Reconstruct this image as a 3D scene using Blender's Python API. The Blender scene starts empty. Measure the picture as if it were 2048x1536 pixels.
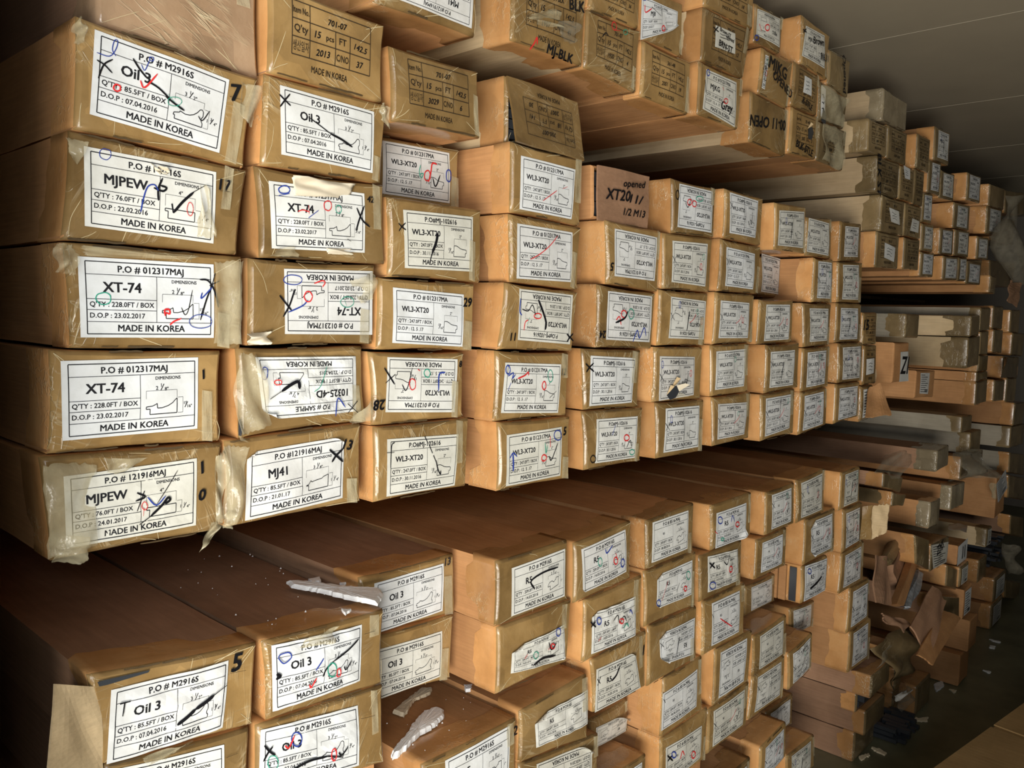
import bpy, math, random
import numpy as np
from mathutils import Matrix, Vector

SC = bpy.context.scene
COL = SC.collection

# ------------------------------------------------------------------ camera, light, exposure
cam = bpy.data.cameras.new('camera')
cam.sensor_fit = 'HORIZONTAL'; cam.sensor_width = 36.0
cam.lens = 1641.9862 / 2048 * 36.0
cam.clip_start = 0.02
cam_o = bpy.data.objects.new('camera', cam); COL.objects.link(cam_o)
_r = Vector((0.67716384, -0.73550322, 0.02200318)); _u = Vector((0.04895608, 0.07486881, 0.99599095)); _f = Vector((0.7342019, 0.67337186, -0.0867058))
cam_o.matrix_world = Matrix(((_r.x, _u.x, -_f.x, 0), (_r.y, _u.y, -_f.y, 0), (_r.z, _u.z, -_f.z, 1.764), (0, 0, 0, 1)))
SC.camera = cam_o
SC.view_settings.view_transform = 'Standard'; SC.view_settings.look = 'None'
SC.view_settings.gamma = 1.0; SC.view_settings.use_curve_mapping = False
SC.view_settings.exposure = 0.34
w = bpy.data.worlds.new('sky'); SC.world = w; w.use_nodes = True
w.node_tree.nodes['Background'].inputs[0].default_value = (0.78, 0.88, 1.0, 1)
w.node_tree.nodes['Background'].inputs[1].default_value = 0.03
def area(name, loc, aim, sx, sy, power, color):
    l = bpy.data.lights.new(name, 'AREA'); l.shape = 'RECTANGLE'; l.size = sx; l.size_y = sy; l.energy = power; l.color = color
    o = bpy.data.objects.new(name, l); COL.objects.link(o); o.location = loc
    o.rotation_euler = (Vector(aim) - Vector(loc)).to_track_quat('-Z', 'Y').to_euler()
    return o
area('doorway_daylight', (-1.35, -0.85, 0.92), (1.2, 1.1, 1.35), 1.3, 1.05, 102, (1.0, 0.965, 0.9))
area('lower_tops_fill', (-0.75, -0.75, 2.2), (0.9, 1.15, 1.15), 0.9, 0.35, 20, (0.86, 0.93, 1.0))  # added fill lamp, lifts the tops of the lower stack
area('sunlit_ground_outside', (-1.15, -0.75, 0.03), (1.6, 1.2, 2.4), 1.0, 0.9, 50, (1.0, 0.93, 0.82))

rnd = random.Random(11)
# ------------------------------------------------------------------ materials
def nt(name):
    m = bpy.data.materials.new(name); m.use_nodes = True
    t = m.node_tree; return m, t, t.nodes['Principled BSDF'], t.nodes, t.links
def ramp(N, stops):
    r = N.new('ShaderNodeValToRGB'); e = r.color_ramp.elements
    while len(e) < len(stops): e.new(0.5)
    for i, (p, c) in enumerate(stops): e[i].position = p; e[i].color = (*c, 1)
    return r
def objco(N, L, scale, rand=20.0):
    tc = N.new('ShaderNodeTexCoord'); oi = N.new('ShaderNodeObjectInfo')
    m1 = N.new('ShaderNodeMath'); m1.operation = 'MULTIPLY'; m1.inputs[1].default_value = rand; L.new(oi.outputs['Random'], m1.inputs[0])
    ad = N.new('ShaderNodeVectorMath'); ad.operation = 'ADD'; L.new(tc.outputs['Object'], ad.inputs[0]); L.new(m1.outputs[0], ad.inputs[1])
    mp = N.new('ShaderNodeMapping'); mp.inputs['Scale'].default_value = scale; L.new(ad.outputs[0], mp.inputs['Vector'])
    return mp, oi, tc
def noise(N, L, vec, scale, detail=4, rough=0.6):
    n = N.new('ShaderNodeTexNoise'); n.inputs['Scale'].default_value = scale; n.inputs['Detail'].default_value = detail; n.inputs['Roughness'].default_value = rough
    L.new(vec.outputs[0], n.inputs['Vector']); return n
def cardboard(name, c1, c2, c3, rough=0.72, sheen=0.25):
    m, t, b, N, L = nt(name)
    mp, oi, tc = objco(N, L, (1, 1, 1)); n1 = noise(N, L, mp, 7, 5)
    mp2, _, _ = objco(N, L, (60, 6, 160)); n2 = noise(N, L, mp2, 1.5, 3)
    r = ramp(N, [(0.25, c1), (0.52, c2), (0.8, c3)]); L.new(n1.outputs['Fac'], r.inputs[0])
    hs = N.new('ShaderNodeHueSaturation'); L.new(r.outputs[0], hs.inputs['Color'])
    mr = N.new('ShaderNodeMapRange'); mr.inputs['To Min'].default_value = 0.78; mr.inputs['To Max'].default_value = 1.16; L.new(oi.outputs['Random'], mr.inputs[0]); L.new(mr.outputs[0], hs.inputs['Value'])
    mx = N.new('ShaderNodeMix'); mx.data_type = 'RGBA'; mx.blend_type = 'MULTIPLY'; mx.inputs[0].default_value = 0.35
    r2 = ramp(N, [(0.3, (0.6, 0.6, 0.6)), (0.7, (1.1, 1.1, 1.1))]); L.new(n2.outputs['Fac'], r2.inputs[0])
    L.new(hs.outputs[0], mx.inputs[6]); L.new(r2.outputs[0], mx.inputs[7]); L.new(mx.outputs[2], b.inputs['Base Color'])
    b.inputs['Roughness'].default_value = rough
    b.inputs['Specular IOR Level'].default_value = sheen
    bp = N.new('ShaderNodeBump'); bp.inputs['Strength'].default_value = 0.25; bp.inputs['Distance'].default_value = 0.002
    L.new(n2.outputs['Fac'], bp.inputs['Height']); L.new(bp.outputs[0], b.inputs['Normal'])
    return m
def tape(name, c1, c2, c3, rough=0.3, crease=1.0, bands=0.55):
    """shiny parcel tape stretched over cardboard: colour bands of overlapping strips, diagonal creases"""
    m, t, b, N, L = nt(name)
    mp, oi, tc = objco(N, L, (1, 1, 1)); n1 = noise(N, L, mp, 9, 5)
    r = ramp(N, [(0.25, c1), (0.5, c2), (0.78, c3)]); L.new(n1.outputs['Fac'], r.inputs[0])
    hs = N.new('ShaderNodeHueSaturation'); L.new(r.outputs[0], hs.inputs['Color'])
    mr = N.new('ShaderNodeMapRange'); mr.inputs['To Min'].default_value = 0.75; mr.inputs['To Max'].default_value = 1.2; L.new(oi.outputs['Random'], mr.inputs[0]); L.new(mr.outputs[0], hs.inputs['Value'])
    # overlapping strips
    mpb, _, _ = objco(N, L, (1, 1, 1)); vo = N.new('ShaderNodeTexVoronoi'); vo.distance = 'CHEBYCHEV'; vo.inputs['Scale'].default_value = 14; L.new(mpb.outputs[0], vo.inputs['Vector'])
    sx = N.new('ShaderNodeSeparateColor'); L.new(vo.outputs['Color'], sx.inputs[0])
    r3 = ramp(N, [(0.0, (0.72, 0.72, 0.72)), (1.0, (1.12, 1.12, 1.1))]); L.new(sx.outputs[0], r3.inputs[0])
    mx = N.new('ShaderNodeMix'); mx.data_type = 'RGBA'; mx.blend_type = 'MULTIPLY'; mx.inputs[0].default_value = bands
    L.new(hs.outputs[0], mx.inputs[6]); L.new(r3.outputs[0], mx.inputs[7])
    # wrinkles: long thin creases in a direction of their own on every box
    tco = N.new('ShaderNodeTexCoord'); vr = N.new('ShaderNodeVectorRotate'); vr.rotation_type = 'Y_AXIS'
    am = N.new('ShaderNodeMath'); am.operation = 'MULTIPLY'; am.inputs[1].default_value = 40.0; L.new(oi.outputs['Random'], am.inputs[0])
    L.new(tco.outputs['Object'], vr.inputs['Vector']); L.new(am.outputs[0], vr.inputs['Angle'])
    mp3 = N.new('ShaderNodeMapping'); mp3.inputs['Scale'].default_value = (5, 40, 42); L.new(vr.outputs[0], mp3.inputs['Vector'])
    n3 = noise(N, L, mp3, 1.0, 3, 0.55)
    rd = ramp(N, [(0.47, (0, 0, 0)), (0.5, (1, 1, 1)), (0.53, (0, 0, 0))]); L.new(n3.outputs['Fac'], rd.inputs[0])
    vr2 = N.new('ShaderNodeVectorRotate'); vr2.rotation_type = 'Y_AXIS'; am2 = N.new('ShaderNodeMath'); am2.operation = 'MULTIPLY'; am2.inputs[1].default_value = 97.0
    L.new(oi.outputs['Random'], am2.inputs[0]); L.new(tco.outputs['Object'], vr2.inputs['Vector']); L.new(am2.outputs[0], vr2.inputs['Angle'])
    mp4 = N.new('ShaderNodeMapping'); mp4.inputs['Scale'].default_value = (7, 50, 60); mp4.inputs['Location'].default_value = (3, 1, 7); L.new(vr2.outputs[0], mp4.inputs['Vector'])
    n4 = noise(N, L, mp4, 1.0, 2, 0.5)
    rd2 = ramp(N, [(0.48, (0, 0, 0)), (0.5, (1, 1, 1)), (0.52, (0, 0, 0))]); L.new(n4.outputs['Fac'], rd2.inputs[0])
    mpf, _, _ = objco(N, L, (1, 1, 1)); nf = noise(N, L, mpf, 55, 4, 0.6)
    a1 = N.new('ShaderNodeMath'); a1.operation = 'ADD'; L.new(rd.outputs[0], a1.inputs[0]); L.new(rd2.outputs[0], a1.inputs[1])
    a2 = N.new('ShaderNodeMath'); a2.operation = 'MULTIPLY_ADD'; a2.inputs[1].default_value = 0.9; L.new(nf.outputs['Fac'], a2.inputs[0]); L.new(a1.outputs[0], a2.inputs[2])
    mpm, _, _ = objco(N, L, (1, 1, 1), 33.0); nm = noise(N, L, mpm, 11, 2); rm = ramp(N, [(0.5, (0, 0, 0)), (0.68, (1, 1, 1))]); L.new(nm.outputs['Fac'], rm.inputs[0])
    a0 = a1; a1 = N.new('ShaderNodeMath'); a1.operation = 'MULTIPLY'; L.new(a0.outputs[0], a1.inputs[0]); L.new(rm.outputs[0], a1.inputs[1]); L.new(a1.outputs[0], a2.inputs[2])
    bp = N.new('ShaderNodeBump'); bp.inputs['Strength'].default_value = 0.5 * crease; bp.inputs['Distance'].default_value = 0.0016
    L.new(a2.outputs[0], bp.inputs['Height']); L.new(bp.outputs[0], b.inputs['Normal'])
    # the creased film turns milky along the fold
    mxc = N.new('ShaderNodeMix'); mxc.data_type = 'RGBA'; mxc.inputs[7].default_value = (0.62, 0.52, 0.33, 1)
    ms = N.new('ShaderNodeMath'); ms.operation = 'MULTIPLY'; ms.inputs[1].default_value = 0.34 * crease; ms.use_clamp = True
    L.new(a1.outputs[0], ms.inputs[0]); L.new(ms.outputs[0], mxc.inputs[0]); L.new(mx.outputs[2], mxc.inputs[6]); L.new(mxc.outputs[2], b.inputs['Base Color'])
    b.inputs['Roughness'].default_value = rough; b.inputs['Specular IOR Level'].default_value = 0.55
    return m
def plain(name, col, rough=0.6, spec=0.3, metal=0.0, nscale=0, namp=0.0):
    m, t, b, N, L = nt(name)
    b.inputs['Base Color'].default_value = (*col, 1); b.inputs['Roughness'].default_value = rough
    b.inputs['Specular IOR Level'].default_value = spec; b.inputs['Metallic'].default_value = metal
    if nscale:
        mp, _, _ = objco(N, L, (1, 1, 1)); n = noise(N, L, mp, nscale, 5)
        r = ramp(N, [(0.25, tuple(c * (1 - namp) for c in col)), (0.75, tuple(min(1, c * (1 + namp)) for c in col))])
        L.new(n.outputs['Fac'], r.inputs[0]); L.new(r.outputs[0], b.inputs['Base Color'])
        bp = N.new('ShaderNodeBump'); bp.inputs['Strength'].default_value = 0.3; bp.inputs['Distance'].default_value = 0.003
        L.new(n.outputs['Fac'], bp.inputs['Height']); L.new(bp.outputs[0], b.inputs['Normal'])
    return m
def film(name, col, alpha, rough=0.18):
    m, t, b, N, L = nt(name)
    b.inputs['Base Color'].default_value = (*col, 1); b.inputs['Roughness'].default_value = rough; b.inputs['Specular IOR Level'].default_value = 0.7
    mp, _, _ = objco(N, L, (1, 1, 1)); n = noise(N, L, mp, 30, 4)
    r = ramp(N, [(0.3, (alpha * 0.5,) * 3), (0.75, (min(1, alpha * 1.5),) * 3)]); L.new(n.outputs['Fac'], r.inputs[0]); L.new(r.outputs[0], b.inputs['Alpha'])
    bp = N.new('ShaderNodeBump'); bp.inputs['Strength'].default_value = 0.7; bp.inputs['Distance'].default_value = 0.004
    L.new(n.outputs['Fac'], bp.inputs['Height']); L.new(bp.outputs[0], b.inputs['Normal'])
    return m
def paper():
    m, t, b, N, L = nt('label_paper')
    oi = N.new('ShaderNodeObjectInfo'); r = ramp(N, [(0.0, (0.62, 0.61, 0.54)), (0.35, (0.70, 0.70, 0.66)), (0.7, (0.70, 0.72, 0.73)), (1.0, (0.64, 0.63, 0.60))]); L.new(oi.outputs['Random'], r.inputs[0])
    mp, _, _ = objco(N, L, (1, 1, 1)); n = noise(N, L, mp, 22, 5); r2 = ramp(N, [(0.3, (0.84, 0.83, 0.80)), (0.7, (1.05, 1.05, 1.05))]); L.new(n.outputs['Fac'], r2.inputs[0])
    mx = N.new('ShaderNodeMix'); mx.data_type = 'RGBA'; mx.blend_type = 'MULTIPLY'; mx.inputs[0].default_value = 1.0
    L.new(r.outputs[0], mx.inputs[6]); L.new(r2.outputs[0], mx.inputs[7]); L.new(mx.outputs[2], b.inputs['Base Color'])
    b.inputs['Roughness'].default_value = 0.36; b.inputs['Specular IOR Level'].default_value = 0.45
    bp = N.new('ShaderNodeBump'); bp.inputs['Strength'].default_value = 0.35; bp.inputs['Distance'].default_value = 0.003
    L.new(n.outputs['Fac'], bp.inputs['Height']); L.new(bp.outputs[0], b.inputs['Normal']); return m
M = {}
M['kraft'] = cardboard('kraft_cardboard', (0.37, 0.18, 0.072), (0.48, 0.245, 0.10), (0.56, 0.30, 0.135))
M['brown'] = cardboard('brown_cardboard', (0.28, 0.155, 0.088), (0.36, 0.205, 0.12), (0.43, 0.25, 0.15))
M['cream'] = cardboard('cream_cardboard', (0.50, 0.36, 0.20), (0.60, 0.45, 0.26), (0.68, 0.52, 0.32))
M['grey'] = cardboard('grey_cardboard', (0.26, 0.23, 0.17), (0.33, 0.29, 0.22), (0.38, 0.34, 0.26))
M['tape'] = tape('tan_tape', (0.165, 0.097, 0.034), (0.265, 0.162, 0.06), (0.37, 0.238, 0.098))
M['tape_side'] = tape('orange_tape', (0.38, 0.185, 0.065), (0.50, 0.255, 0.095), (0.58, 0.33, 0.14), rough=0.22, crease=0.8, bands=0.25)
M['tape_dark'] = tape('dull_tape', (0.13, 0.09, 0.04), (0.20, 0.14, 0.066), (0.28, 0.20, 0.10), rough=0.3)
M['wrap'] = tape('grey_wrap', (0.17, 0.135, 0.08), (0.25, 0.20, 0.125), (0.34, 0.285, 0.19), rough=0.18, crease=1.5)
M['loose'] = film('loose_clear_tape', (0.62, 0.55, 0.36), 0.24, 0.22)
M['film'] = film('clear_film', (0.30, 0.27, 0.20), 0.26, 0.12)
M['khaki'] = cardboard('khaki_cardboard', (0.36, 0.26, 0.145), (0.44, 0.325, 0.19), (0.50, 0.38, 0.235))
M['olive'] = cardboard('olive_cardboard', (0.24, 0.15, 0.06), (0.30, 0.19, 0.08), (0.35, 0.23, 0.10))
M['wrapbrown'] = tape('brown_wrap', (0.24, 0.15, 0.085), (0.32, 0.205, 0.12), (0.42, 0.29, 0.18), rough=0.25, crease=1.4)
M['paper'] = paper()
M['paperback'] = plain('label_underside', (0.66, 0.58, 0.44), 0.6, 0.3, 0, 25, 0.08)
M['crease'] = plain('tape_crease', (0.56, 0.46, 0.27), 0.25, 0.6)
M['grime'] = plain('edge_grime', (0.07, 0.045, 0.02), 0.6)
M['ink'] = plain('print_ink', (0.012, 0.012, 0.014), 0.5)
M['stampink'] = plain('stamp_ink', (0.03, 0.02, 0.012), 0.5)
M['k'] = plain('black_marker', (0.008, 0.008, 0.010), 0.35)
M['b'] = plain('blue_marker', (0.025, 0.05, 0.28), 0.4)
M['r'] = plain('red_marker', (0.62, 0.03, 0.03), 0.4)
M['g'] = plain('green_marker', (0.03, 0.30, 0.20), 0.4)
M['dark'] = plain('moulding_and_hole_black', (0.04, 0.044, 0.05), 0.22, 0.7)
M['foam'] = plain('white_foam', (0.86, 0.87, 0.86), 0.75, 0.3, 0, 160, 0.10)
M['foam2'] = plain('yellowed_foam', (0.70, 0.60, 0.42), 0.75, 0.3, 0, 120, 0.12)
M['silver'] = plain('silver_moulding', (0.40, 0.43, 0.46), 0.35, 0.5, 0.3, 40, 0.6)
M['steel'] = plain('rack_steel', (0.10, 0.07, 0.05), 0.5, 0.4, 0.0, 12, 0.2)
M['deck'] = plain('rack_board', (0.14, 0.10, 0.06), 0.7, 0.2, 0, 9, 0.25)
M['floor'] = plain('concrete_floor', (0.15, 0.145, 0.085), 0.38, 0.45, 0, 5, 0.35)
M['ceil'] = plain('ceiling_panel', (0.37, 0.32, 0.235), 0.5, 0.2, 0, 3, 0.06)
M['wall'] = plain('wall_panel', (0.12, 0.105, 0.085), 0.6, 0.3, 0, 3, 0.08)
M['seam'] = plain('panel_seam', (0.42, 0.37, 0.28), 0.5)

# ------------------------------------------------------------------ mesh helpers
class MB:
    """collects vertices, faces and a material per face; builds one mesh object"""
    def __init__(s): s.v = []; s.f = []; s.m = []; s.n = 0; s.mats = []
    def mat(s, name):
        if name not in s.mats: s.mats.append(name)
        return s.mats.index(name)
    def add(s, verts, faces, mat):
        mi = s.mat(mat); verts = np.asarray(verts, float).reshape(-1, 3)
        s.v.append(verts); s.f += [[i + s.n for i in f] for f in faces]; s.m += [mi] * len(faces); s.n += len(verts)
    def build(s, name, parent=None, origin=(0, 0, 0), smooth=False):
        me = bpy.data.meshes.new(name)
        V = np.concatenate(s.v) - np.asarray(origin, float)
        me.from_pydata(V.tolist(), [], s.f)
        for k in s.mats: me.materials.append(M[k])
        me.polygons.foreach_set('material_index', s.m)
        if smooth: me.polygons.foreach_set('use_smooth', [True] * len(s.f))
        me.update()
        o = bpy.data.objects.new(name, me); COL.objects.link(o)
        if parent: o.parent = parent
        else: o.location = origin
        return o
def tag(o, label, cat, group=None):
    o['label'] = label; o['category'] = cat
    if group: o['group'] = group
    return o
def empty(name, loc):
    o = bpy.data.objects.new(name, None); COL.objects.link(o); o.location = loc; o.empty_display_size = 0.05
    return o
def boxmb(mb, x0, x1, y0, y1, z0, z1, mat):
    v = [(x, y, z) for x in (x0, x1) for y in (y0, y1) for z in (z0, z1)]
    mb.add(v, [(0, 1, 3, 2), (4, 6, 7, 5), (0, 4, 5, 1), (2, 3, 7, 6), (0, 2, 6, 4), (1, 5, 7, 3)], mat)
def structure(name, x0, x1, y0, y1, z0, z1, mat):
    mb = MB(); boxmb(mb, x0, x1, y0, y1, z0, z1, mat); o = mb.build(name, None, ((x0 + x1) / 2, (y0 + y1) / 2, z0)); o['kind'] = 'structure'; return o

# ------------------------------------------------------------------ text as flat meshes (cached)
_tc = {}
def text_arr(s, bold=0.012):
    key = (s, bold)
    if key not in _tc:
        cu = bpy.data.curves.new('t', 'FONT'); cu.body = s; cu.size = 1.0; cu.resolution_u = 2; cu.fill_mode = 'FRONT'
        o = bpy.data.objects.new('t', cu); COL.objects.link(o)
        dg = bpy.context.evaluated_depsgraph_get(); me = o.evaluated_get(dg).to_mesh()
        V = np.empty(len(me.vertices) * 3); me.vertices.foreach_get('co', V); V = V.reshape(-1, 3)[:, :2]
        F = [tuple(p.vertices) for p in me.polygons]
        o.evaluated_get(dg).to_mesh_clear(); bpy.data.objects.remove(o); bpy.data.curves.remove(cu)
        if len(V):
            V = V - [V[:, 0].min(), 0]
            if bold: n = len(V); F = [tuple(i + n * q for i in f) for q in range(4) for f in F]; V = np.vstack([V + [a * bold * 1.5, b * bold * .8] for a in (-1, 1) for b in (-1, 1)])
        _tc[key] = (V, F, (V[:, 0].max() if len(V) else 0))
    return _tc[key]
CAP = 0.70
def put_text(out, s, x, y, cap, mat, align='l', maxw=None, bold=0.012, rot=0, shear=0):
    """out: list of (verts Nx2, faces, mat); x right, y up; cap = height of capitals"""
    V, F, wd = text_arr(s, bold)
    if not len(V): return
    k = cap / CAP; sx = k
    if maxw and wd * k > maxw: sx = maxw / wd
    P = V * [sx, k]; W = wd * sx
    P[:, 0] += shear * P[:, 1]
    if align == 'c': P = P - [W / 2, cap / 2]
    if rot:
        c, s_ = math.cos(rot), math.sin(rot); P = P @ np.array([[c, s_], [-s_, c]])
    out.append((P + [x, y], F, mat))
def ribbon(pts, wd, smooth=True):
    P = np.asarray(pts, float)
    if smooth and len(P) > 2:
        Q = []
        E = np.vstack([2 * P[0] - P[1], P, 2 * P[-1] - P[-2]])
        for i in range(1, len(E) - 2):
            for t in np.linspace(0, 1, 5)[:-1]:
                a, b, c, d = E[i - 1], E[i], E[i + 1], E[i + 2]
                Q.append(0.5 * (2 * b + (c - a) * t + (2 * a - 5 * b + 4 * c - d) * t * t + (3 * b - 3 * c + d - a) * t ** 3))
        Q.append(P[-1]); P = np.array(Q)
    T = np.gradient(P, axis=0); T /= (np.linalg.norm(T, axis=1)[:, None] + 1e-9); Nn = np.stack([-T[:, 1], T[:, 0]], 1)
    n = len(P); taper = np.ones(n); taper[0] = 0.55; taper[-1] = 0.45
    A = P + Nn * (wd / 2 * taper)[:, None]; B = P - Nn * (wd / 2 * taper)[:, None]
    return np.vstack([A, B]), [(i, i + n, i + n + 1, i + 1) for i in range(n - 1)]
def put_line(out, pts, wd, mat, smooth=False):
    for i in range(len(pts) - 1) if not smooth else [0]:
        seg = pts if smooth else pts[i:i + 2]
        if smooth: V, F = ribbon(seg, wd, smooth)
        else:
            p0, p1 = np.array(seg[0], float), np.array(seg[1], float); ns = max(1, int(np.linalg.norm(p1 - p0) / .1)); d = p1 - p0; nn = np.array([-d[1], d[0]]) / (np.linalg.norm(d) + 1e-9) * wd / 2
            T_ = np.linspace(0, 1, ns + 1)[:, None]; C_ = p0 + d * T_; V = np.vstack([C_ + nn, C_ - nn]); F = [(k, k + ns + 1, k + ns + 2, k + 1) for k in range(ns)]
        out.append((V, F, mat))

# ------------------------------------------------------------------ label artwork, in label heights (y up, origin top left)
def arc(cx, cy, r, a0, a1, n=8): return [(cx + r * math.cos(math.radians(a0 + (a1 - a0) * i / n)), cy + r * math.sin(math.radians(a0 + (a1 - a0) * i / n))) for i in range(n + 1)]
PROF = {   # outlines in a unit-wide box, y up
 'oil': [(0, .12), (.05, .12), (.05, 0), (1.0, -.0), (1.0, .12), (.95, .2), (.95, .28), (1, .36), (1.0, .52), (.95, .58), (.88, .56), (.8, .44), (.68, .33), (.55, .27), (.4, .25), (.22, .3), (.2, .25), (.02, .2), (0, .12)],
 'xt': [(0, .26), (.2, .28), (.3, .33), (.34, .36), (.36, .2), (.5, .2), (.7, .26), (.85, .35), (.95, .46), (1, .5), (1, .0), (.12, 0), (.12, .18), (0, .18), (0, .26)],
 'pew': [(0, .38), (1, .38), (1, 0), (.1, 0), (.1, .28), (0, .28), (0, .38)],
 'wl': [(0, .62), (.2, .62), (.35, .56), (.5, .48), (.7, .44), (.95, .42), (1, .4), (1, .22), (.9, .2), (.9, 0), (0, 0), (0, .62)],
 'mj41': [(0, .22), (.1, .24), (.15, .3), (.2, .38), (.25, .32), (.35, .34), (.5, .36), (.7, .38), (.78, .44), (1, .5), (1, 0), (.1, 0), (.1, .2), (0, .2), (0, .22)],
 'smp': [(0, .1), (.15, .3), (.4, .42), (.7, .44), (1, .44), (1, .2), (.92, .2), (.92, 0), (0, .02), (0, .1)],
 'r5': [(0, .3), (.06, .42), (.16, .52), (.3, .55), (.42, .54), (.5, .46), (.58, .46), (.68, .56), (.74, .56), (.74, .68), (.98, .68), (1, .18), (.22, .02), (.22, .28), (.02, .26), (0, .3)],
}
TXT = {
 'oil': ('P.O # M2916S', 'Oil 3', "Q'TY : 85.5FT / BOX", 'D.O.P : 07.04.2016', 'oil', ('3', '1', '2"'), ('1', '3', '4"')),
 'pew': ('P.O # M2916S', 'MJPEW', "Q'TY : 76.0FT / BOX", 'D.O.P : 22.02.2016', 'pew', ('4"',), ('1', '1', '4"')),
 'pew2': ('P.O # 121916MAJ', 'MJPEW', "Q'TY : 76.0FT / BOX", 'D.O.P : 24.01.2017', 'pew', ('4"',), ('1', '1', '4"')),
 'xt': ('P.O # 012317MAJ', 'XT-74', "Q'TY : 228.0FT / BOX", 'D.O.P : 23.02.2017', 'xt', ('2', '1', '8"'), ('', '15', '16"')),
 'smp': ('P.O # SAMPLE', '10325-4D', "Q'TY : 85.5FT / BOX", 'D.O.P : 22.04.2015', 'smp', ('4', '7', '8"'), ('', '', '')),
 'mj41': ('P.O #121916MAJ', 'MJ41', "Q'TY : 85.5FT / BOX", 'D.O.P : 21.01.17', 'mj41', ('3', '1', '8"'), ('1', '1', '4"')),
 'wa': ('P.O # 012317MA', 'WL3-XT20', "Q'TY : 247.0FT / BOX", 'D.O.P : 12. 5 .17', 'wl', ('2"',), ('', '15', '16"')),
 'wb': ('P.O#MJ-102616', 'WL3-XT20', "Q'TY : 247.0FT / BOX", 'D.O.P : 30.11.2016', 'wl', ('2"',), ('', '15', '16"')),
 'r5': ('P.O # M2916S', 'R5', "Q'TY : 209.0FT / BOX", 'D.O.P : 14.03.2016', 'r5', ('2', '1', '16"'), ('1"',)),
 'r8': ('P.O # 8516-MAJ', 'R5', "Q'TY : 209.0FT / BOX", 'D.O.P : 08.08.2016', 'r5', ('2', '1', '16"'), ('1"',)),
 'mjkg': ('P.O # 012317MA', 'MJKG', "Q'TY : 171.0FT / BOX", 'D.O.P : 12. 6 .17', 'pew', ('3"',), ('1"',)),
 'mj8': ('P.O # 012317MAJ', 'MJ8', "Q'TY : 76.0FT / BOX", 'D.O.P : 22.02.17', 'pew', ('3"',), ('1"',)),
}
def frac(out, x, y, parts, s):
    if len(parts) == 1: put_text(out, parts[0], x, y, s, 'ink', 'c'); return
    a, b, c = parts
    if a: put_text(out, a, x - 1.3 * s, y - .2 * s, s, 'ink', 'c')
    if b: put_text(out, b, x - .1 * s, y + .5 * s, s * .9, 'ink', 'c')
    if c: put_text(out, c, x + 1.3 * s, y - .55 * s, s * .9, 'ink', 'c'); put_line(out, [(x - .3 * s, y - .9 * s), (x + .6 * s, y + .8 * s)], .012, 'ink')
_art = {}
def artwork(kind, W):
    W = round(W * 20) / 20; key = (kind, W)
    if key in _art: return _art[key], W
    o = []; big = kind in ('oil', 'pew', 'pew2', 'xt', 'smp', 'mj41')
    if kind == 'xx':
        for i in range(9):
            y = -.1 - .1 * i; put_line(o, [(.08 * W, y), ((.5 + .4 * ((i * 37) % 10) / 10) * W, y)], .028, 'ink')
        for i in range(12): put_line(o, [((.5 + .03 * i) * W, -.78), ((.5 + .03 * i) * W, -.92)], .012 + .01 * (i % 3), 'ink')
        _art[key] = o; return o, W
    t = TXT[kind]; x0, x1, y0, y1 = .045 * W, W - .03 * W, -.05, -.955
    H = y0 - y1; Y = lambda f: y0 - f * H; xm = x0 + .535 * (x1 - x0); th = .007
    for l in ([(x0, y0), (x1, y0)], [(x0, y1), (x1, y1)], [(x0, y0), (x0, y1)], [(x1, y0), (x1, y1)]): put_line(o, l, .012, 'ink')
    for f, xa, xb in ((.176, x0, x1), (.515, x0, xm), (.665, x0, xm), (.83, x0, x1)): put_line(o, [(xa, Y(f)), (xb, Y(f))], th, 'ink')
    put_line(o, [(xm, Y(.176)), (xm, Y(.83))], th, 'ink')
    cx = (x0 + x1) / 2; wl = xm - x0
    put_text(o, t[0], cx, Y(.09), .082, 'ink', 'c', .62 * W, .016)
    ms = .125 if big else (.095 if kind[0] == 'w' else .125)
    if kind == 'r8': ms = .055
    put_text(o, t[1], x0 + wl * .5, Y(.345), ms, 'ink', 'c', wl * .86, .018)
    put_text(o, t[2], x0 + wl * .04, Y(.62), .062, 'ink', 'l', wl * .92, .012)
    put_text(o, t[3], x0 + wl * .04, Y(.775), .062, 'ink', 'l', wl * .8, .012)
    put_text(o, 'MADE IN KOREA', cx, Y(.915), .082, 'ink', 'c', .6 * W, .016)
    put_text(o, 'DIMENSIONS', (xm + x1) / 2, Y(.235), .042, 'ink', 'c', None, .012)
    pw = (x1 - xm) * (.56 if big else .46 if t[4] == 'wl' else .5); px = xm + (x1 - xm) * (.10 if big else .36 if t[4] == 'wl' else .24); py = Y(.77)
    pr = [(px + a * pw, py + b * pw * (.95 if t[4] != 'pew' else .8)) for a, b in PROF[t[4]]]; put_line(o, pr, .011, 'ink')
    ht = max(b for a, b in PROF[t[4]]) * pw
    put_line(o, [(px, py + ht), (px, Y(.42)), (px + pw, Y(.42)), (px + pw, py + ht)], .004, 'ink')
    frac(o, px + pw * .5, Y(.37), t[5], .05)
    if t[4] == 'wl': frac(o, px - pw * .33, py + ht * .5, t[6], .052)
    else:
        put_line(o, [(px + pw * 1.03, py), (px + pw * 1.2, py), (px + pw * 1.2, py + ht), (px + pw * 1.03, py + ht)], .004, 'ink'); frac(o, px + pw * 1.3, py + ht * .5, t[6], .045)
    _art[key] = o; return o, W
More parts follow.
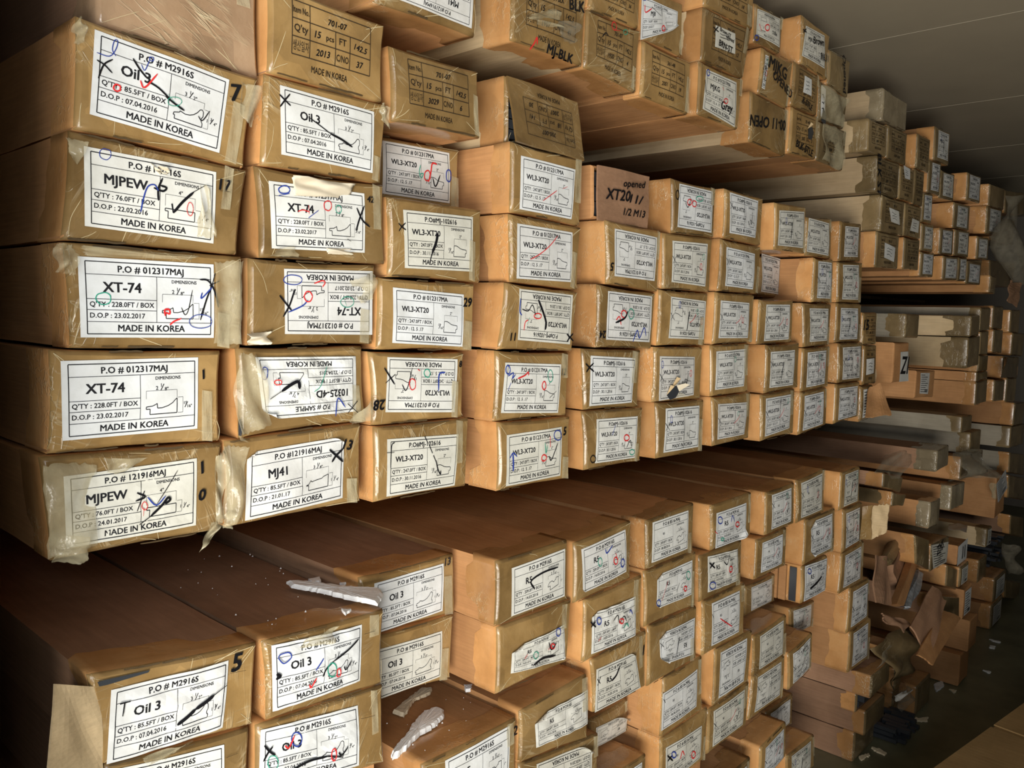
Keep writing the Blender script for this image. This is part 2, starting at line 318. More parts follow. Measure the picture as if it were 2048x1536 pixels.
def stamp_art(item, pcs, ft, date, no):
    """table printed on the carton, in units: width 1, height .52, y up from the top left; MADE IN KOREA below"""
    o = []; c = [0, .21, .53, .72, 1.0]; r = [0, -.165, -.33, -.495]; m = 'stampink'
    for y in r: put_line(o, [(0, y), (1, y)], .009, m)
    for x in (c[0], c[1], c[4]): put_line(o, [(x, 0), (x, r[3])], .009, m)
    for x in (c[2], c[3]): put_line(o, [(x, r[1]), (x, r[3])], .009, m)
    put_text(o, 'Item No.', .105, -.08, .06, m, 'c', .19); put_text(o, "Q'ty", .105, -.245, .065, m, 'c', .17); put_text(o, '생산일자', .105, -.41, .075, m, 'c', .19, 0)
    put_text(o, 'pcs', .46, -.25, .055, m, 'c', .11); put_text(o, 'FT', .625, -.245, .065, m, 'c'); put_text(o, 'C/NO', .625, -.41, .065, m, 'c', .16)
    put_text(o, 'MADE IN KOREA', .47, -.59, .06, m, 'c', .46)
    h = 'k'
    put_text(o, item, .55, -.09, .06, h, 'c', .36, .014, .04, .25); put_text(o, pcs, .3, -.25, .065, h, 'c', None, .014, .05, .25); put_text(o, ft, .86, -.25, .06, h, 'c', .2, .014, -.08, .25)
    put_text(o, date, .37, -.415, .062, h, 'c', .2, .014, .06, .25); put_text(o, no, .85, -.415, .062, h, 'c', .15, .014, .05, .25)
    return o
def auto_marks(seed, W):
    """workers' tick marks on a label: (colour, width, points) in label heights, y up"""
    q = random.Random(seed); o = []
    def sq(cx, cy, rx, ry): return [(cx + rx * math.cos(a * .7), cy + ry * math.sin(a * .7)) for a in range(10)]
    if q.random() < .6:
        x = W * q.uniform(.48, .6); y = -.04
        while y > -.92:
            y2 = y - q.uniform(.05, .16); o.append(('k', q.uniform(.015, .03), [(x, y), (x + .01 * W, y2)])); x += q.uniform(-.01, .012); y = y2 - q.uniform(.0, .03)
    elif q.random() < .6:
        o.append(('k', .035, [(W * .5, -.3), (W * .47, -.5), (W * .44, -.8)]))
    if q.random() < .75:
        x, y, s = W * .05, -.3 - .2 * q.random(), .08; o += [('k', .03, [(x - s, y + s), (x + s, y - s)]), ('k', .025, [(x + s * .8, y + s), (x - s * .7, y - s * 1.2)])]
    if q.random() < .45: o.append(('r', .014, sq(W * q.uniform(.7, .9), q.uniform(-.6, -.4), .05, .08)))
    if q.random() < .4: o.append(('g', .012, sq(W * q.uniform(.55, .9), q.uniform(-.35, -.15), .05, .07)))
    if q.random() < .4: o.append(('b', .014, sq(W * q.uniform(.04, .3), q.uniform(-.35, -.1), .04, .08)))
    if q.random() < .4: o.append(('r', .014, [(W * .5, -.6), (W * .62, -.5), (W * .7, -.35)]))
    if q.random() < .5: o.append(('k', .02, [(W * .72, -.55), (W * .75, -.68), (W * .80, -.42)]))
    return o

# ------------------------------------------------------------------ the cartons
NX, NZ = 14, 9
PER = [(i / NX, 0) for i in range(NX)] + [(1, j / NZ) for j in range(NZ)] + [(1 - i / NX, 1) for i in range(NX)] + [(0, 1 - j / NZ) for j in range(NZ)]
PER = np.array(PER, float); NP = len(PER)
class Front:
    """front of one carton: corners TL TR BR BL as (x, z), nominal plane y"""
    def __init__(s, quad, y, seed, bulge):
        s.q = np.array(quad, float).reshape(4, 2); s.y = y; s.rng = np.random.default_rng(seed); s.bulge = bulge
        s.x0, s.z0 = s.q.min(0); s.x1, s.z1 = s.q.max(0); s.w = s.x1 - s.x0; s.h = s.z1 - s.z0
        s.k = s.rng.uniform(-50, 50, (5, 2)); s.p = s.rng.uniform(0, 6.28, 5)
        s.sk = s.rng.uniform(6, 40, (4, 2)); s.sp = s.rng.uniform(0, 6.28, 4); s.sag = s.rng.uniform(0.0, 0.004, 4)
    def bil(s, uv):
        u, v = uv[:, :1], uv[:, 1:]; q = s.q
        return q[0] * (1 - u) * (1 - v) + q[1] * u * (1 - v) + q[2] * u * v + q[3] * (1 - u) * v
    def fy(s, xz):
        u = np.clip((xz[:, 0] - s.x0) / s.w, 0, 1); v = np.clip((xz[:, 1] - s.z0) / s.h, 0, 1)
        n = np.sin(xz @ s.k.T + s.p).sum(1) * 0.00055
        e = np.sin(np.pi * u) * np.sin(np.pi * v)
        return s.y - s.bulge * e + n * np.sqrt(np.clip(e, 0, 1))
    def per(s, d, inset, out=0.0, wob=1.0):
        """perimeter ring at depth d (array or number)"""
        iu, iv = inset / s.w, inset / s.h
        uv = PER * [1 - 2 * iu, 1 - 2 * iv] + [iu, iv]; P = s.bil(uv)
        d = np.broadcast_to(np.asarray(d, float), (NP,))
        t = np.arange(NP) / NP * 6.28318 * 3
        nz = (np.sin(np.outer(d, s.sk[:, 0]) + np.outer(np.sin(t), s.sk[:, 1] * .12) + s.sp).sum(1) / 8 + .5)
        c = s.q.mean(0); side = np.where(PER[:, 1] == 0, 0, np.where(PER[:, 0] == 1, 1, np.where(PER[:, 1] == 1, 2, 3)))
        along = np.where((side == 0) | (side == 2), PER[:, 0], PER[:, 1])
        mv = (nz * .0018 + s.sag[side] * np.sin(np.pi * along)) * wob - out
        nrm = np.array([[0, -1], [-1, 0], [0, 1], [1, 0]], float)
        inw = nrm[side].copy()
        for i in (0, NX, NX + NZ, 2 * NX + NZ): inw[i] = inw[i] + nrm[side[i - 1]]
        P = P + inw * mv[:, None]
        return P, d
def carton_body(F, L, mat, opened):
    mb = MB()
    rings = [(0.0, .006), (.0018, .002), (.006, .0), (.03, 0), (.08, 0), (.15, 0), (.25, 0), (.45, 0), (.8, 0), (1.4, 0), (L, 0)]
    V = []
    for i, (d, ins) in enumerate(rings):
        P, dd = F.per(d, ins); y = F.y + dd if i else F.fy(P)
        V.append(np.column_stack([P[:, 0], y, P[:, 1]]))
    faces = []
    for r in range(len(rings) - 1):
        for i in range(NP):
            j = (i + 1) % NP; faces.append((r * NP + i, (r + 1) * NP + i, (r + 1) * NP + j, r * NP + j))
    faces.append(tuple((len(rings) - 1) * NP + i for i in range(NP)))
    V = np.concatenate(V)
    if opened:
        P, _ = F.per(0, .006); P2, _ = F.per(.25, .006); n = len(V)
        V = np.vstack([V, np.column_stack([P[:, 0], F.fy(P), P[:, 1]]), np.column_stack([P2[:, 0], np.full(NP, F.y + .25), P2[:, 1]])])
        for i in range(NP):
            j = (i + 1) % NP; faces.append((i, j, n + j, n + i)); faces.append((n + i, n + j, n + NP + j, n + NP + i))
        faces.append(tuple(n + NP + i for i in range(NP))[::-1])
        mb.add(V, faces, mat)
    else:
        mb.add(V, faces, mat); g, gf = front_grid(F, 0.006, 0.0); mb.add(g, gf, mat)
    return mb
def front_grid(F, inset, off):
    iu, iv = inset / F.w, inset / F.h
    uv = np.array([(i / NX, j / NZ) for j in range(NZ + 1) for i in range(NX + 1)]) * [1 - 2 * iu, 1 - 2 * iv] + [iu, iv]
    P = F.bil(uv); y = F.fy(P) - off
    # border follows the ring
    f = [(j * (NX + 1) + i, (j + 1) * (NX + 1) + i, (j + 1) * (NX + 1) + i + 1, j * (NX + 1) + i + 1) for j in range(NZ) for i in range(NX)]
    # match the sagging edge of ring 0
    ring, _ = F.per(0, inset); idx = [i for i in range(NX)] + [j * (NX + 1) + NX for j in range(NZ)] + [NZ * (NX + 1) + NX - i for i in range(NX)] + [(NZ - j) * (NX + 1) for j in range(NZ)]
    for k, i in enumerate(idx): P[i] = ring[k]
    y = F.fy(P) - off
    return np.column_stack([P[:, 0], y, P[:, 1]]), f
def carton_tape(F, mf, ms, opened, rng, reach):
    mb = MB(); o = .0009
    strip = [reach * (0.7 + .6 * rng.random()) for _ in range(40)]
    end = np.array([strip[i // 5] for i in range(NP)]) + rng.uniform(-.003, .003, NP); end[0] = end[-1]
    rings = [(0.0, .006), (.0018, .002), (.006, 0), (.03, 0), (end, 0)]
    V = []
    for i, (d, ins) in enumerate(rings):
        P, dd = F.per(d, ins, o); y = F.y + dd if i else F.fy(P) - o
        V.append(np.column_stack([P[:, 0], y, P[:, 1]]))
    V = np.concatenate(V)
    fr = [(r * NP + i, (r + 1) * NP + i, (r + 1) * NP + (i + 1) % NP, r * NP + (i + 1) % NP) for r in range(4) for i in range(NP)]
    mb.add(V, [f for f in fr[:2 * NP]], mf); mb2 = fr[2 * NP:]
    mi = mb.mat(ms); mb.f += [list(f) for f in mb2]; mb.m += [mi] * len(mb2)
    if not opened:
        g, gf = front_grid(F, .006, o); ring, _ = F.per(0, .006, o)
        idx = [i for i in range(NX)] + [j * (NX + 1) + NX for j in range(NZ)] + [NZ * (NX + 1) + NX - i for i in range(NX)] + [(NZ - j) * (NX + 1) for j in range(NZ)]
        for k, i in enumerate(idx): g[i, 0] = ring[k, 0]; g[i, 2] = ring[k, 1]
        mb.add(g, gf, mf)
    return mb
class LabelMap:
    """label artwork coordinates (label heights, y up) -> points on the carton front"""
    def __init__(s, F, quad, W, flip, peel, seed, wr):
        s.F = F; s.q = np.array(quad, float).reshape(4, 2); s.W = W; s.flip = flip; s.peel = peel; s.wr = wr
        g = np.random.default_rng(seed); s.k = g.uniform(-1, 1, (6, 2)) * 14; s.p = g.uniform(0, 6.3, 6)
    def __call__(s, P, off):
        a = P[:, 0] / s.W; b = -P[:, 1]
        if s.flip: a, b = 1 - a, 1 - b
        return s.place(a, b, off)
    def place(s, a, b, off):
        q = s.q; a_, b_ = a[:, None], b[:, None]
        X = q[0] * (1 - a_) * (1 - b_) + q[1] * a_ * (1 - b_) + q[2] * a_ * b_ + q[3] * (1 - a_) * b_
        lift = np.full(len(a), off)
        if s.wr: lift = lift + s.wr * np.abs(np.sin(np.stack([a, b], 1) @ s.k.T + s.p)).mean(1) ** 2 * np.sin(np.pi * np.clip(a, 0, 1)) ** .5
        for (cn, size) in s.peel:
            da = a if cn in (0, 3) else 1 - a; db = b if cn in (0, 1) else 1 - b
            t = np.clip(size - (da + db), 0, None) / size
            c = q[cn]; ctr = q.mean(0)
            dirv = (ctr - c) / np.linalg.norm(ctr - c)
            curl = size * np.linalg.norm(ctr - c)
            ang = t * 3.0; Rr = curl / 3.0 * .9
            X = X + dirv * ((t * curl * .9 - Rr * np.sin(ang)) * (t > 0))[:, None]
            lift = lift + Rr * (1 - np.cos(ang)) * (t > 0)
        y = s.F.fy(X) - lift
        return np.column_stack([X[:, 0], y, X[:, 1]])
def plain_map(F, off): return lambda X: np.column_stack([X[:, 0], F.fy(X) - off, X[:, 1]])
def make_label(F, quad, kind, strokes, seed, parent, origin, peel=(), wr=0.0, name='shipping_label', auto=True):
    q = np.array(quad, float).reshape(4, 2) / 1000.0
    wid = (np.linalg.norm(q[1] - q[0]) + np.linalg.norm(q[2] - q[3])) / 2; hei = (np.linalg.norm(q[3] - q[0]) + np.linalg.norm(q[2] - q[1])) / 2
    W = wid / hei; flip = kind.endswith('-'); kd = kind.rstrip('-')
    art, Wr = artwork(kd, W) if kd not in ('note', 'plain') else ([], W)
    lm = LabelMap(F, q, Wr, flip, peel, seed, wr)
    mb = MB(); nx, nz = (18, 12)
    if peel: nx, nz = 30, 22
    uv = np.array([(i / nx, j / nz) for j in range(nz + 1) for i in range(nx + 1)])
    g = np.random.default_rng(seed)
    V = lm.place(uv[:, 0], uv[:, 1], .0021)
    fc = [(j * (nx + 1) + i, (j + 1) * (nx + 1) + i, (j + 1) * (nx + 1) + i + 1, j * (nx + 1) + i + 1) for j in range(nz) for i in range(nx)]
    mb.add(V, fc, 'paper')
    for (P, Fc, mt) in art: mb.add(lm(P, .0026), Fc, mt)
    if kd == 'note':
        rr = random.Random(seed)
        for i in range(3): 
            V2, F2 = ribbon([(W * (.2 + .12 * k), -.3 - .2 * i + rr.uniform(-.05, .05)) for k in range(5)], .03); mb.add(lm(V2, .0026), F2, 'k')
    if not strokes and kd not in ('note', 'xx', 'plain') and auto:
        for c, wd, pts in auto_marks(seed, lm.W):
            V2, F2 = ribbon(pts, wd); a = V2[:, 0] / lm.W; mb.add(lm.place(a, -V2[:, 1], .0030), F2, c)
    off = .0031
    for c, wd, pts in strokes:
        V2, F2 = ribbon(np.array(pts, float).reshape(-1, 2) / 1000, wd / 1000); mb.add(plain_map(F, off + (wr if wr else 0) * .6)(V2), F2, c); off += .00004
    return mb.build(name, parent, origin)
def hand_arts(hands):
    o = []
    for (t, x, z, h, rot) in hands: put_text(o, t, x / 1000, z / 1000, h / 1000, 'k', 'c', None, .02, math.radians(rot), .15)
    return o
def sheet(corners, nx, nz, thick, mat, seed, amp=.002, ragged=0.0, curl=0.0):
    """piece of board or film from four 3D corners: front, back and rim"""
    C = np.array(corners, float); g = np.random.default_rng(seed)
    uv = np.array([(i / nx, j / nz) for j in range(nz + 1) for i in range(nx + 1)]); u, v = uv[:, :1], uv[:, 1:]
    P = C[0] * (1 - u) * (1 - v) + C[1] * u * (1 - v) + C[2] * u * v + C[3] * (1 - u) * v
    n = np.cross(C[1] - C[0], C[3] - C[0]); n /= np.linalg.norm(n) + 1e-9
    k = g.uniform(-9, 9, (5, 2)); p = g.uniform(0, 6.3, 5); d = np.sin(uv @ k.T + p).sum(1) * amp + curl * (1 - uv[:, 1]) ** 2
    if ragged:
        e = (uv[:, 0] == 0) | (uv[:, 0] == 1) | (uv[:, 1] == 0) | (uv[:, 1] == 1)
        ctr = C.mean(0); P = P + (ctr - P) * (e * g.uniform(0, ragged, len(P)))[:, None]
    A = P - n * d[:, None]; B = A + n * thick; N_ = len(P)
    f = []
    ix = lambda i, j: j * (nx + 1) + i
    for j in range(nz):
        for i in range(nx):
            f.append((ix(i, j), ix(i, j + 1), ix(i + 1, j + 1), ix(i + 1, j))); f.append((N_ + ix(i, j), N_ + ix(i + 1, j), N_ + ix(i + 1, j + 1), N_ + ix(i, j + 1)))
    for i in range(nx): f.append((ix(i, 0), ix(i + 1, 0), N_ + ix(i + 1, 0), N_ + ix(i, 0))); f.append((ix(i, nz), N_ + ix(i, nz), N_ + ix(i + 1, nz), ix(i + 1, nz)))
    for j in range(nz): f.append((ix(0, j), N_ + ix(0, j), N_ + ix(0, j + 1), ix(0, j + 1))); f.append((ix(nx, j), ix(nx, j + 1), N_ + ix(nx, j + 1), N_ + ix(nx, j)))
    mb = MB(); mb.add(np.vstack([A, B]), f, mat); return mb
def on_sheet(corners, art, W, H, mb, off, flip=False, u0=0, v0=0):
    C = np.array(corners, float); n = np.cross(C[1] - C[0], C[3] - C[0]); n /= np.linalg.norm(n)
    for (P, F, mt) in art:
        a = u0 + P[:, 0] / W; b = v0 - P[:, 1] / H
        if flip: a, b = 1 - a, 1 - b
        a, b = a[:, None], b[:, None]
        X = C[0] * (1 - a) * (1 - b) + C[1] * a * (1 - b) + C[2] * a * b + C[3] * (1 - a) * b
        mb.add(X - n * off, F, mt)

BOXES=[
('M10',1120,[422,2235,655,2235,658,2093,427,2115],'',None,0,[],[],'plain brown film-wrapped box without label,atop the leftmost column of the middle stack'),
('M11',1100,[397,2115,646,2093,622,1961,391,1976],'oil',[418,2102,597,2080,581,1977,410,1998],0,[('b',1.1,[419,2074,434,2073,442,2083,445,2094,441,2094,438,2082,442,2075]),('b',1.1,[473,2072,477,2065,484,2080]),('b',1.1,[489,2082,489,2081,487,2079,486,2079,484,2080,484,2081,484,2083,486,2084,487,2084,489,2084,489,2082]),('k',2.0,[419,2065,428,2061,437,2053]),('k',2.0,[438,2070,427,2061,420,2043]),('k',2.6,[463,2077,471,2065,480,2055]),('k',2.6,[480,2052,494,2046,511,2033]),('k',2.7,[503,2037,516,2030,529,2024]),('r',2.1,[471,2051,476,2043,493,2064]),('r',2.0,[446,2037,446,2034,443,2032,441,2032,439,2033,438,2035,439,2038,441,2040,443,2040,446,2039,446,2037]),('g',0.8,[523,2031,518,2028,512,2027,507,2028,506,2031,507,2035,512,2038,518,2039,523,2038,525,2035,523,2031]),('g',0.8,[506,2041,523,2024]),('k',1.4,[549,2021,555,2016,566,2031]),('k',1.1,[596,2057,615,2056]),('k',0.6,[599,2081,599,2080])],[('7',605,2064,23,6)],'cardboard box with white label,fifth row up of middle stack,first column from left'),
('M12',1100,[385,1976,628,1961,611,1837,373,1840],'pew',[402,1958,576,1950,571,1851,401,1860],0,[('b',0.9,[434,1953,433,1949,429,1945,425,1945,421,1947,420,1951,421,1955,425,1958,429,1958,433,1957,434,1953]),('k',2.7,[498,1931,492,1916,492,1901]),('k',2.7,[486,1917,498,1914,503,1919,495,1921]),('b',1.8,[469,1884,472,1900,478,1917,487,1921,492,1914]),('k',3.5,[510,1899,512,1887]),('k',3.5,[512,1887,525,1903,541,1918]),('k',1.7,[539,1917,558,1929]),('r',0.9,[540,1895,539,1890,537,1886,534,1886,532,1889,531,1894,532,1899,534,1903,537,1903,539,1900,540,1895]),('k',0.9,[580,1925,597,1925])],[('17',588,1934,15,0)],'cardboard box with white label,fourth row up of middle stack,first column from left'),
('M13',1100,[374,1840,619,1837,617,1701,380,1707],'xt',[392,1822,571,1822,570,1719,393,1721],0,[('g',1.3,[429,1771,428,1766,423,1763,417,1763,413,1766,411,1770,413,1775,418,1777,423,1778,428,1775,429,1771]),('r',2.2,[500,1749,499,1757,505,1758,506,1752,500,1754]),('r',2.2,[506,1737,512,1742,522,1746]),('k',1.1,[522,1761,527,1751,532,1758,538,1785]),('k',2.3,[549,1800,561,1799,570,1786,576,1762]),('k',2.3,[568,1795,558,1772,549,1744]),('k',2.3,[572,1810,565,1786]),('k',2.3,[578,1799,563,1792]),('b',1.9,[552,1782,551,1774,567,1790]),('b',1.0,[566,1742,563,1736,554,1733,544,1733,536,1736,533,1742,536,1747,544,1751,555,1751,563,1748,566,1742])],[],'cardboard box with white label,third row up of middle stack,first column from left'),
('M14',1100,[356,1707,585,1701,583,1569,351,1575],'xt',[369,1692,547,1692,544,1592,369,1592],0,[],[('1',553,1668,13,10)],'cardboard box with white label,second row up of middle stack,first column from left'),
('M15',1100,[341,1575,586,1569,580,1438,352,1440],'pew2',[369,1547,543,1550,541,1454,370,1455],0,[('k',2.5,[457,1514,468,1507,455,1503]),('k',2.5,[467,1515,457,1489]),('b',1.9,[471,1506,483,1493,496,1504]),('k',3.4,[475,1479,490,1491,499,1501,502,1497,495,1493]),('k',2.2,[460,1470,477,1480]),('k',1.1,[484,1495,499,1516,513,1537]),('r',1.0,[471,1494,470,1491,468,1489,466,1490,464,1492,463,1495,464,1498,466,1500,468,1500,470,1497,471,1494]),('r',1.0,[466,1492,465,1481])],[('1',551,1536,17,190),('0',549,1497,16,0)],'taped box with shredded pale tape over its label,bottom of the leftmost middle column'),
('M20',1100,[660,2236,876,2228,872,2102,658,2103],'',None,('701-07','15','142.5','2013','37',0),[],[],'cardboard box with black stamped table,sixth row up of middle stack,second column from left'),
('M21',1100,[653,2103,882,2102,870,1971,646,1969],'oil',[677,2090,850,2084,848,1986,679,1990],0,[('k',2.4,[675,2076,685,2069,694,2063]),('k',2.4,[693,2080,684,2069,676,2058]),('k',1.8,[727,2051,744,2043,762,2034]),('k',3.4,[762,2034,784,2028,804,2020])],[],'cardboard box with white label,fifth row up of middle stack,second column from left'),
('M22',1100,[636,1969,876,1971,880,1839,644,1836],'xt',[658,1949,831,1951,833,1856,663,1851],0,[('b',1.8,[692,1940,690,1936,686,1934,680,1933,675,1934,673,1938,675,1941,680,1944,686,1945,690,1943,692,1940]),('b',1.8,[673,1929,691,1934]),('r',1.5,[765,1924,764,1920,760,1916,756,1916,752,1918,751,1923,752,1927,756,1930,760,1931,764,1929,765,1924]),('g',1.2,[784,1921,783,1917,780,1914,777,1914,774,1916,773,1920,774,1923,777,1926,780,1926,783,1924,784,1921]),('k',2.9,[814,1926,825,1908,841,1898]),('k',3.0,[829,1931,819,1908,813,1890]),('r',1.5,[704,1909,713,1912,724,1910]),('r',1.5,[723,1920,723,1907]),('b',2.1,[722,1901,740,1914]),('k',1.3,[796,1875,803,1872])],[('42',842,1943,10,0)],'cardboard box with white label,fourth row up of middle stack,second column from left'),
('M23',1100,[626,1836,860,1839,856,1705,624,1705],'xt-',[683,1822,850,1827,850,1722,684,1724],0,[('b',1.3,[713,1807,710,1802,702,1799,692,1799,684,1801,681,1805,684,1810,692,1813,702,1813,710,1811,713,1807]),('k',2.8,[674,1782,684,1771,695,1759]),('k',2.8,[700,1792,691,1768,680,1750]),('b',2.1,[689,1757,713,1767,723,1776]),('r',1.9,[734,1802,749,1807,754,1804,749,1797]),('r',1.9,[731,1782,729,1777,726,1774,721,1774,718,1777,716,1781,718,1786,721,1789,726,1789,729,1786,731,1782]),('g',1.1,[810,1775,808,1771,801,1767,792,1767,786,1770,783,1775,786,1779,792,1783,801,1783,808,1780,810,1775]),('g',1.0,[791,1778,795,1769]),('k',2.0,[844,1811,850,1804])],[],'cardboard box with upside-down white label,third row up of middle stack,second column from left'),
('M24',1100,[605,1705,834,1705,844,1576,609,1570],'smp-',[635,1690,816,1687,818,1596,648,1596],0,[('b',1.4,[651,1666,650,1660,648,1657,645,1657,642,1660,642,1666,643,1672,645,1675,648,1675,651,1672,651,1666]),('r',1.5,[674,1651,673,1649,670,1648,666,1648,663,1650,662,1652,663,1654,666,1655,670,1655,673,1654,674,1651]),('k',5.0,[674,1638,691,1648,702,1651,704,1640]),('k',1.9,[655,1627,674,1638]),('b',2.3,[773,1592,776,1621,792,1605]),('k',2.7,[796,1611,818,1594]),('k',2.7,[816,1614,797,1595]),('g',1.2,[729,1634,742,1643,755,1674])],[('MJ-15',688,1623,11,184)],'crumpled box with wavy upside-down label,second up in the second column,middle stack'),
('M25',1100,[586,1570,832,1576,832,1441,589,1440],'mj41',[620,1549,792,1557,792,1455,617,1447],0,[('k',3.7,[762,1539,776,1527,789,1516]),('k',3.7,[788,1537,775,1528,767,1518])],[('13',799,1543,16,-14)],'cardboard box with white label,bottom row of middle stack,second column from left'),
('M30',1100,[882,2199,1091,2203,1101,2083,889,2077],'',None,('701-07','15','142.5','3029','6',0),[],[],'cardboard box with black stamped table,sixth row up of middle stack,third column from left'),
('M31',1200,[916,2077,1142,2083,1143,1955,916,1954],'wa',[947,2067,1111,2070,1113,1974,947,1973],0,[('g',1.8,[1034,2036,1031,2022,1036,2012,1041,2021,1031,2018]),('r',3.1,[1055,2007,1060,2026,1064,2043,1076,2043]),('r',2.3,[1059,2019,1058,2014,1054,2010,1049,2009,1045,2012,1044,2017,1045,2023,1049,2027,1054,2028,1057,2025,1059,2019]),('k',2.7,[1065,2016,1073,2001,1084,2024]),('b',2.4,[1113,2027,1112,2020,1109,2015,1105,2015,1101,2018,1100,2025,1101,2032,1104,2036,1108,2037,1112,2033,1113,2027])],[],'recessed box with red and green scribbled label,under the second stamped box,middle stack'),
('M32',1100,[880,1954,1107,1955,1108,1817,883,1819],'wb',[913,1934,1080,1938,1080,1838,918,1836],0,[('k',5.7,[988,1900,984,1883,976,1865]),('k',4.3,[976,1865,972,1848]),('k',2.1,[902,1910,910,1904,918,1900]),('k',2.1,[917,1912,909,1905,903,1897])],[],'cardboard box with white label,fourth row up of middle stack,third column from left'),
('M33',1100,[864,1819,1093,1817,1089,1689,861,1695],'wa',[893,1802,1059,1795,1058,1699,892,1708],0,[],[('29',1067,1781,16,0)],'cardboard box with white label,third row up of middle stack,third column from left'),
('M34',1100,[844,1695,1068,1689,1068,1565,852,1567],'wa-',[882,1684,1046,1676,1041,1578,879,1590],0,[('k',2.8,[874,1666,884,1653,896,1637]),('k',2.8,[897,1654,877,1640]),('k',1.8,[912,1636,922,1626,935,1664]),('r',1.7,[942,1635,941,1629,937,1626,933,1626,930,1630,928,1636,929,1641,933,1645,937,1644,941,1641,942,1635]),('g',1.8,[977,1653,975,1649,972,1646,967,1647,964,1649,962,1654,964,1658,967,1660,972,1660,975,1657,977,1653]),('r',2.9,[948,1661,953,1658]),('b',3.0,[996,1620,998,1650,1013,1653])],[('28',865,1603,17,180),('8',1052,1667,11,0)],'cardboard box with upside-down white label,second row up of middle stack,third column from left'),
('M35',1100,[856,1567,1084,1565,1079,1432,858,1434],'wb',[883,1543,1051,1536,1044,1440,883,1443],0,[('k',3.3,[967,1540,974,1527]),('k',3.4,[977,1523,984,1508]),('k',3.4,[986,1504,994,1488]),('k',2.3,[992,1494,997,1477,1004,1467,1004,1474]),('k',1.8,[898,1536,891,1530,889,1493]),('k',1.8,[881,1520,897,1519])],[],'cardboard box with white label,bottom row of middle stack,third column from left'),
('M40',1135,[1198,2227,1430,2221,1455,2093,1201,2094],'',None,('700-007','18','141','2007','30',1),[],[],'opened box with torn upside-down stamped flap showing black mouldings inside,middle stack'),
('M41',1100,[1183,2094,1411,2093,1405,1950,1184,1956],'wa',[1208,2069,1379,2066,1370,1962,1207,1966],0,[('r',1.5,[1272,1989,1294,2002,1317,2015]),('r',1.5,[1336,2021,1352,2027])],[],'cardboard box with white label,fifth row up of middle stack,fourth column from left'),
('M42',1100,[1181,1956,1410,1950,1403,1814,1188,1823],'wa',[1202,1938,1375,1935,1375,1831,1203,1831],0,[('r',1.8,[1239,1870,1267,1883,1298,1903,1322,1923])],[],'cardboard box with white label,fourth row up of middle stack,fourth column from left'),
('M43',1100,[1174,1823,1405,1814,1390,1682,1158,1691],'wb-',[1212,1811,1383,1804,1377,1699,1210,1710],0,[('k',5.4,[1266,1791,1279,1768,1290,1745,1289,1730]),('b',2.6,[1214,1792,1212,1767,1218,1759]),('r',2.0,[1225,1729,1228,1745,1237,1750]),('r',2.1,[1275,1758,1273,1755,1268,1753,1261,1753,1255,1755,1253,1758,1255,1761,1261,1763,1267,1763,1273,1761,1275,1758]),('k',2.0,[1218,1771,1236,1768,1248,1780,1258,1758]),('k',3.5,[1362,1721,1375,1713,1387,1706]),('k',3.5,[1385,1722,1374,1714,1364,1705]),('g',1.5,[1234,1740,1240,1755])],[('11',1195,1716,15,180)],'cardboard box with upside-down white label,third row up of middle stack,fourth column from left'),
('M44',1100,[1150,1691,1380,1682,1377,1544,1148,1549],'wa',[1175,1666,1348,1657,1343,1554,1166,1567],0,[('b',2.4,[1187,1652,1186,1647,1183,1643,1179,1644,1176,1647,1175,1652,1176,1657,1179,1660,1182,1660,1185,1657,1187,1652]),('b',2.4,[1181,1639,1196,1645,1193,1634,1202,1642]),('b',2.5,[1190,1626,1182,1611]),('r',2.9,[1208,1633,1230,1639,1240,1645,1241,1638]),('r',2.6,[1296,1614,1295,1610,1292,1607,1288,1607,1285,1610,1283,1615,1285,1620,1288,1623,1292,1623,1295,1619,1296,1614]),('g',1.7,[1318,1633,1317,1626,1313,1622,1308,1622,1304,1627,1302,1634,1303,1641,1307,1646,1312,1646,1316,1641,1318,1633]),('k',1.7,[1309,1588,1331,1601])],[('12',1356,1641,14,0)],'cardboard box with white label,second row up of middle stack,fourth column from left'),
('M45',1100,[1160,1549,1391,1544,1394,1405,1164,1409],'wa',[1185,1521,1356,1523,1357,1417,1185,1418],0,[('b',4.2,[1202,1447,1202,1464,1201,1483]),('b',2.5,[1192,1474,1202,1484,1213,1475]),('r',3.1,[1314,1484,1313,1507]),('r',2.6,[1304,1462,1302,1459,1298,1457,1293,1457,1289,1460,1288,1464,1289,1468,1293,1470,1298,1469,1302,1466,1304,1462]),('b',2.3,[1353,1505,1351,1499,1344,1496,1336,1497,1329,1501,1326,1508,1329,1514,1335,1517,1344,1516,1350,1512,1353,1505]),('k',2.6,[1312,1465,1320,1455,1330,1472,1339,1490]),('g',2.1,[1296,1495,1300,1473,1304,1489])],[('5',1365,1513,17,0)],'cardboard box with white label,bottom row of middle stack,fourth column from left'),
('M50',1130,[1476,2097,1714,2100,1700,1969,1482,1975],'',None,0,[],[('opened',1638,2055,28,-12),('XT20',1565,2027,36,-6),('11/12 M13',1627,2005,25,-8)],'opened box with large black handwriting,atop fifth column of the middle stack'),
('M51',1100,[1494,1975,1725,1969,1717,1820,1505,1832],'wa-',[1527,1957,1700,1951,1696,1847,1529,1851],0,[],[('5',1518,1871,18,180)],'cardboard box with upside-down white label,fourth row up of middle stack,fifth column from left'),
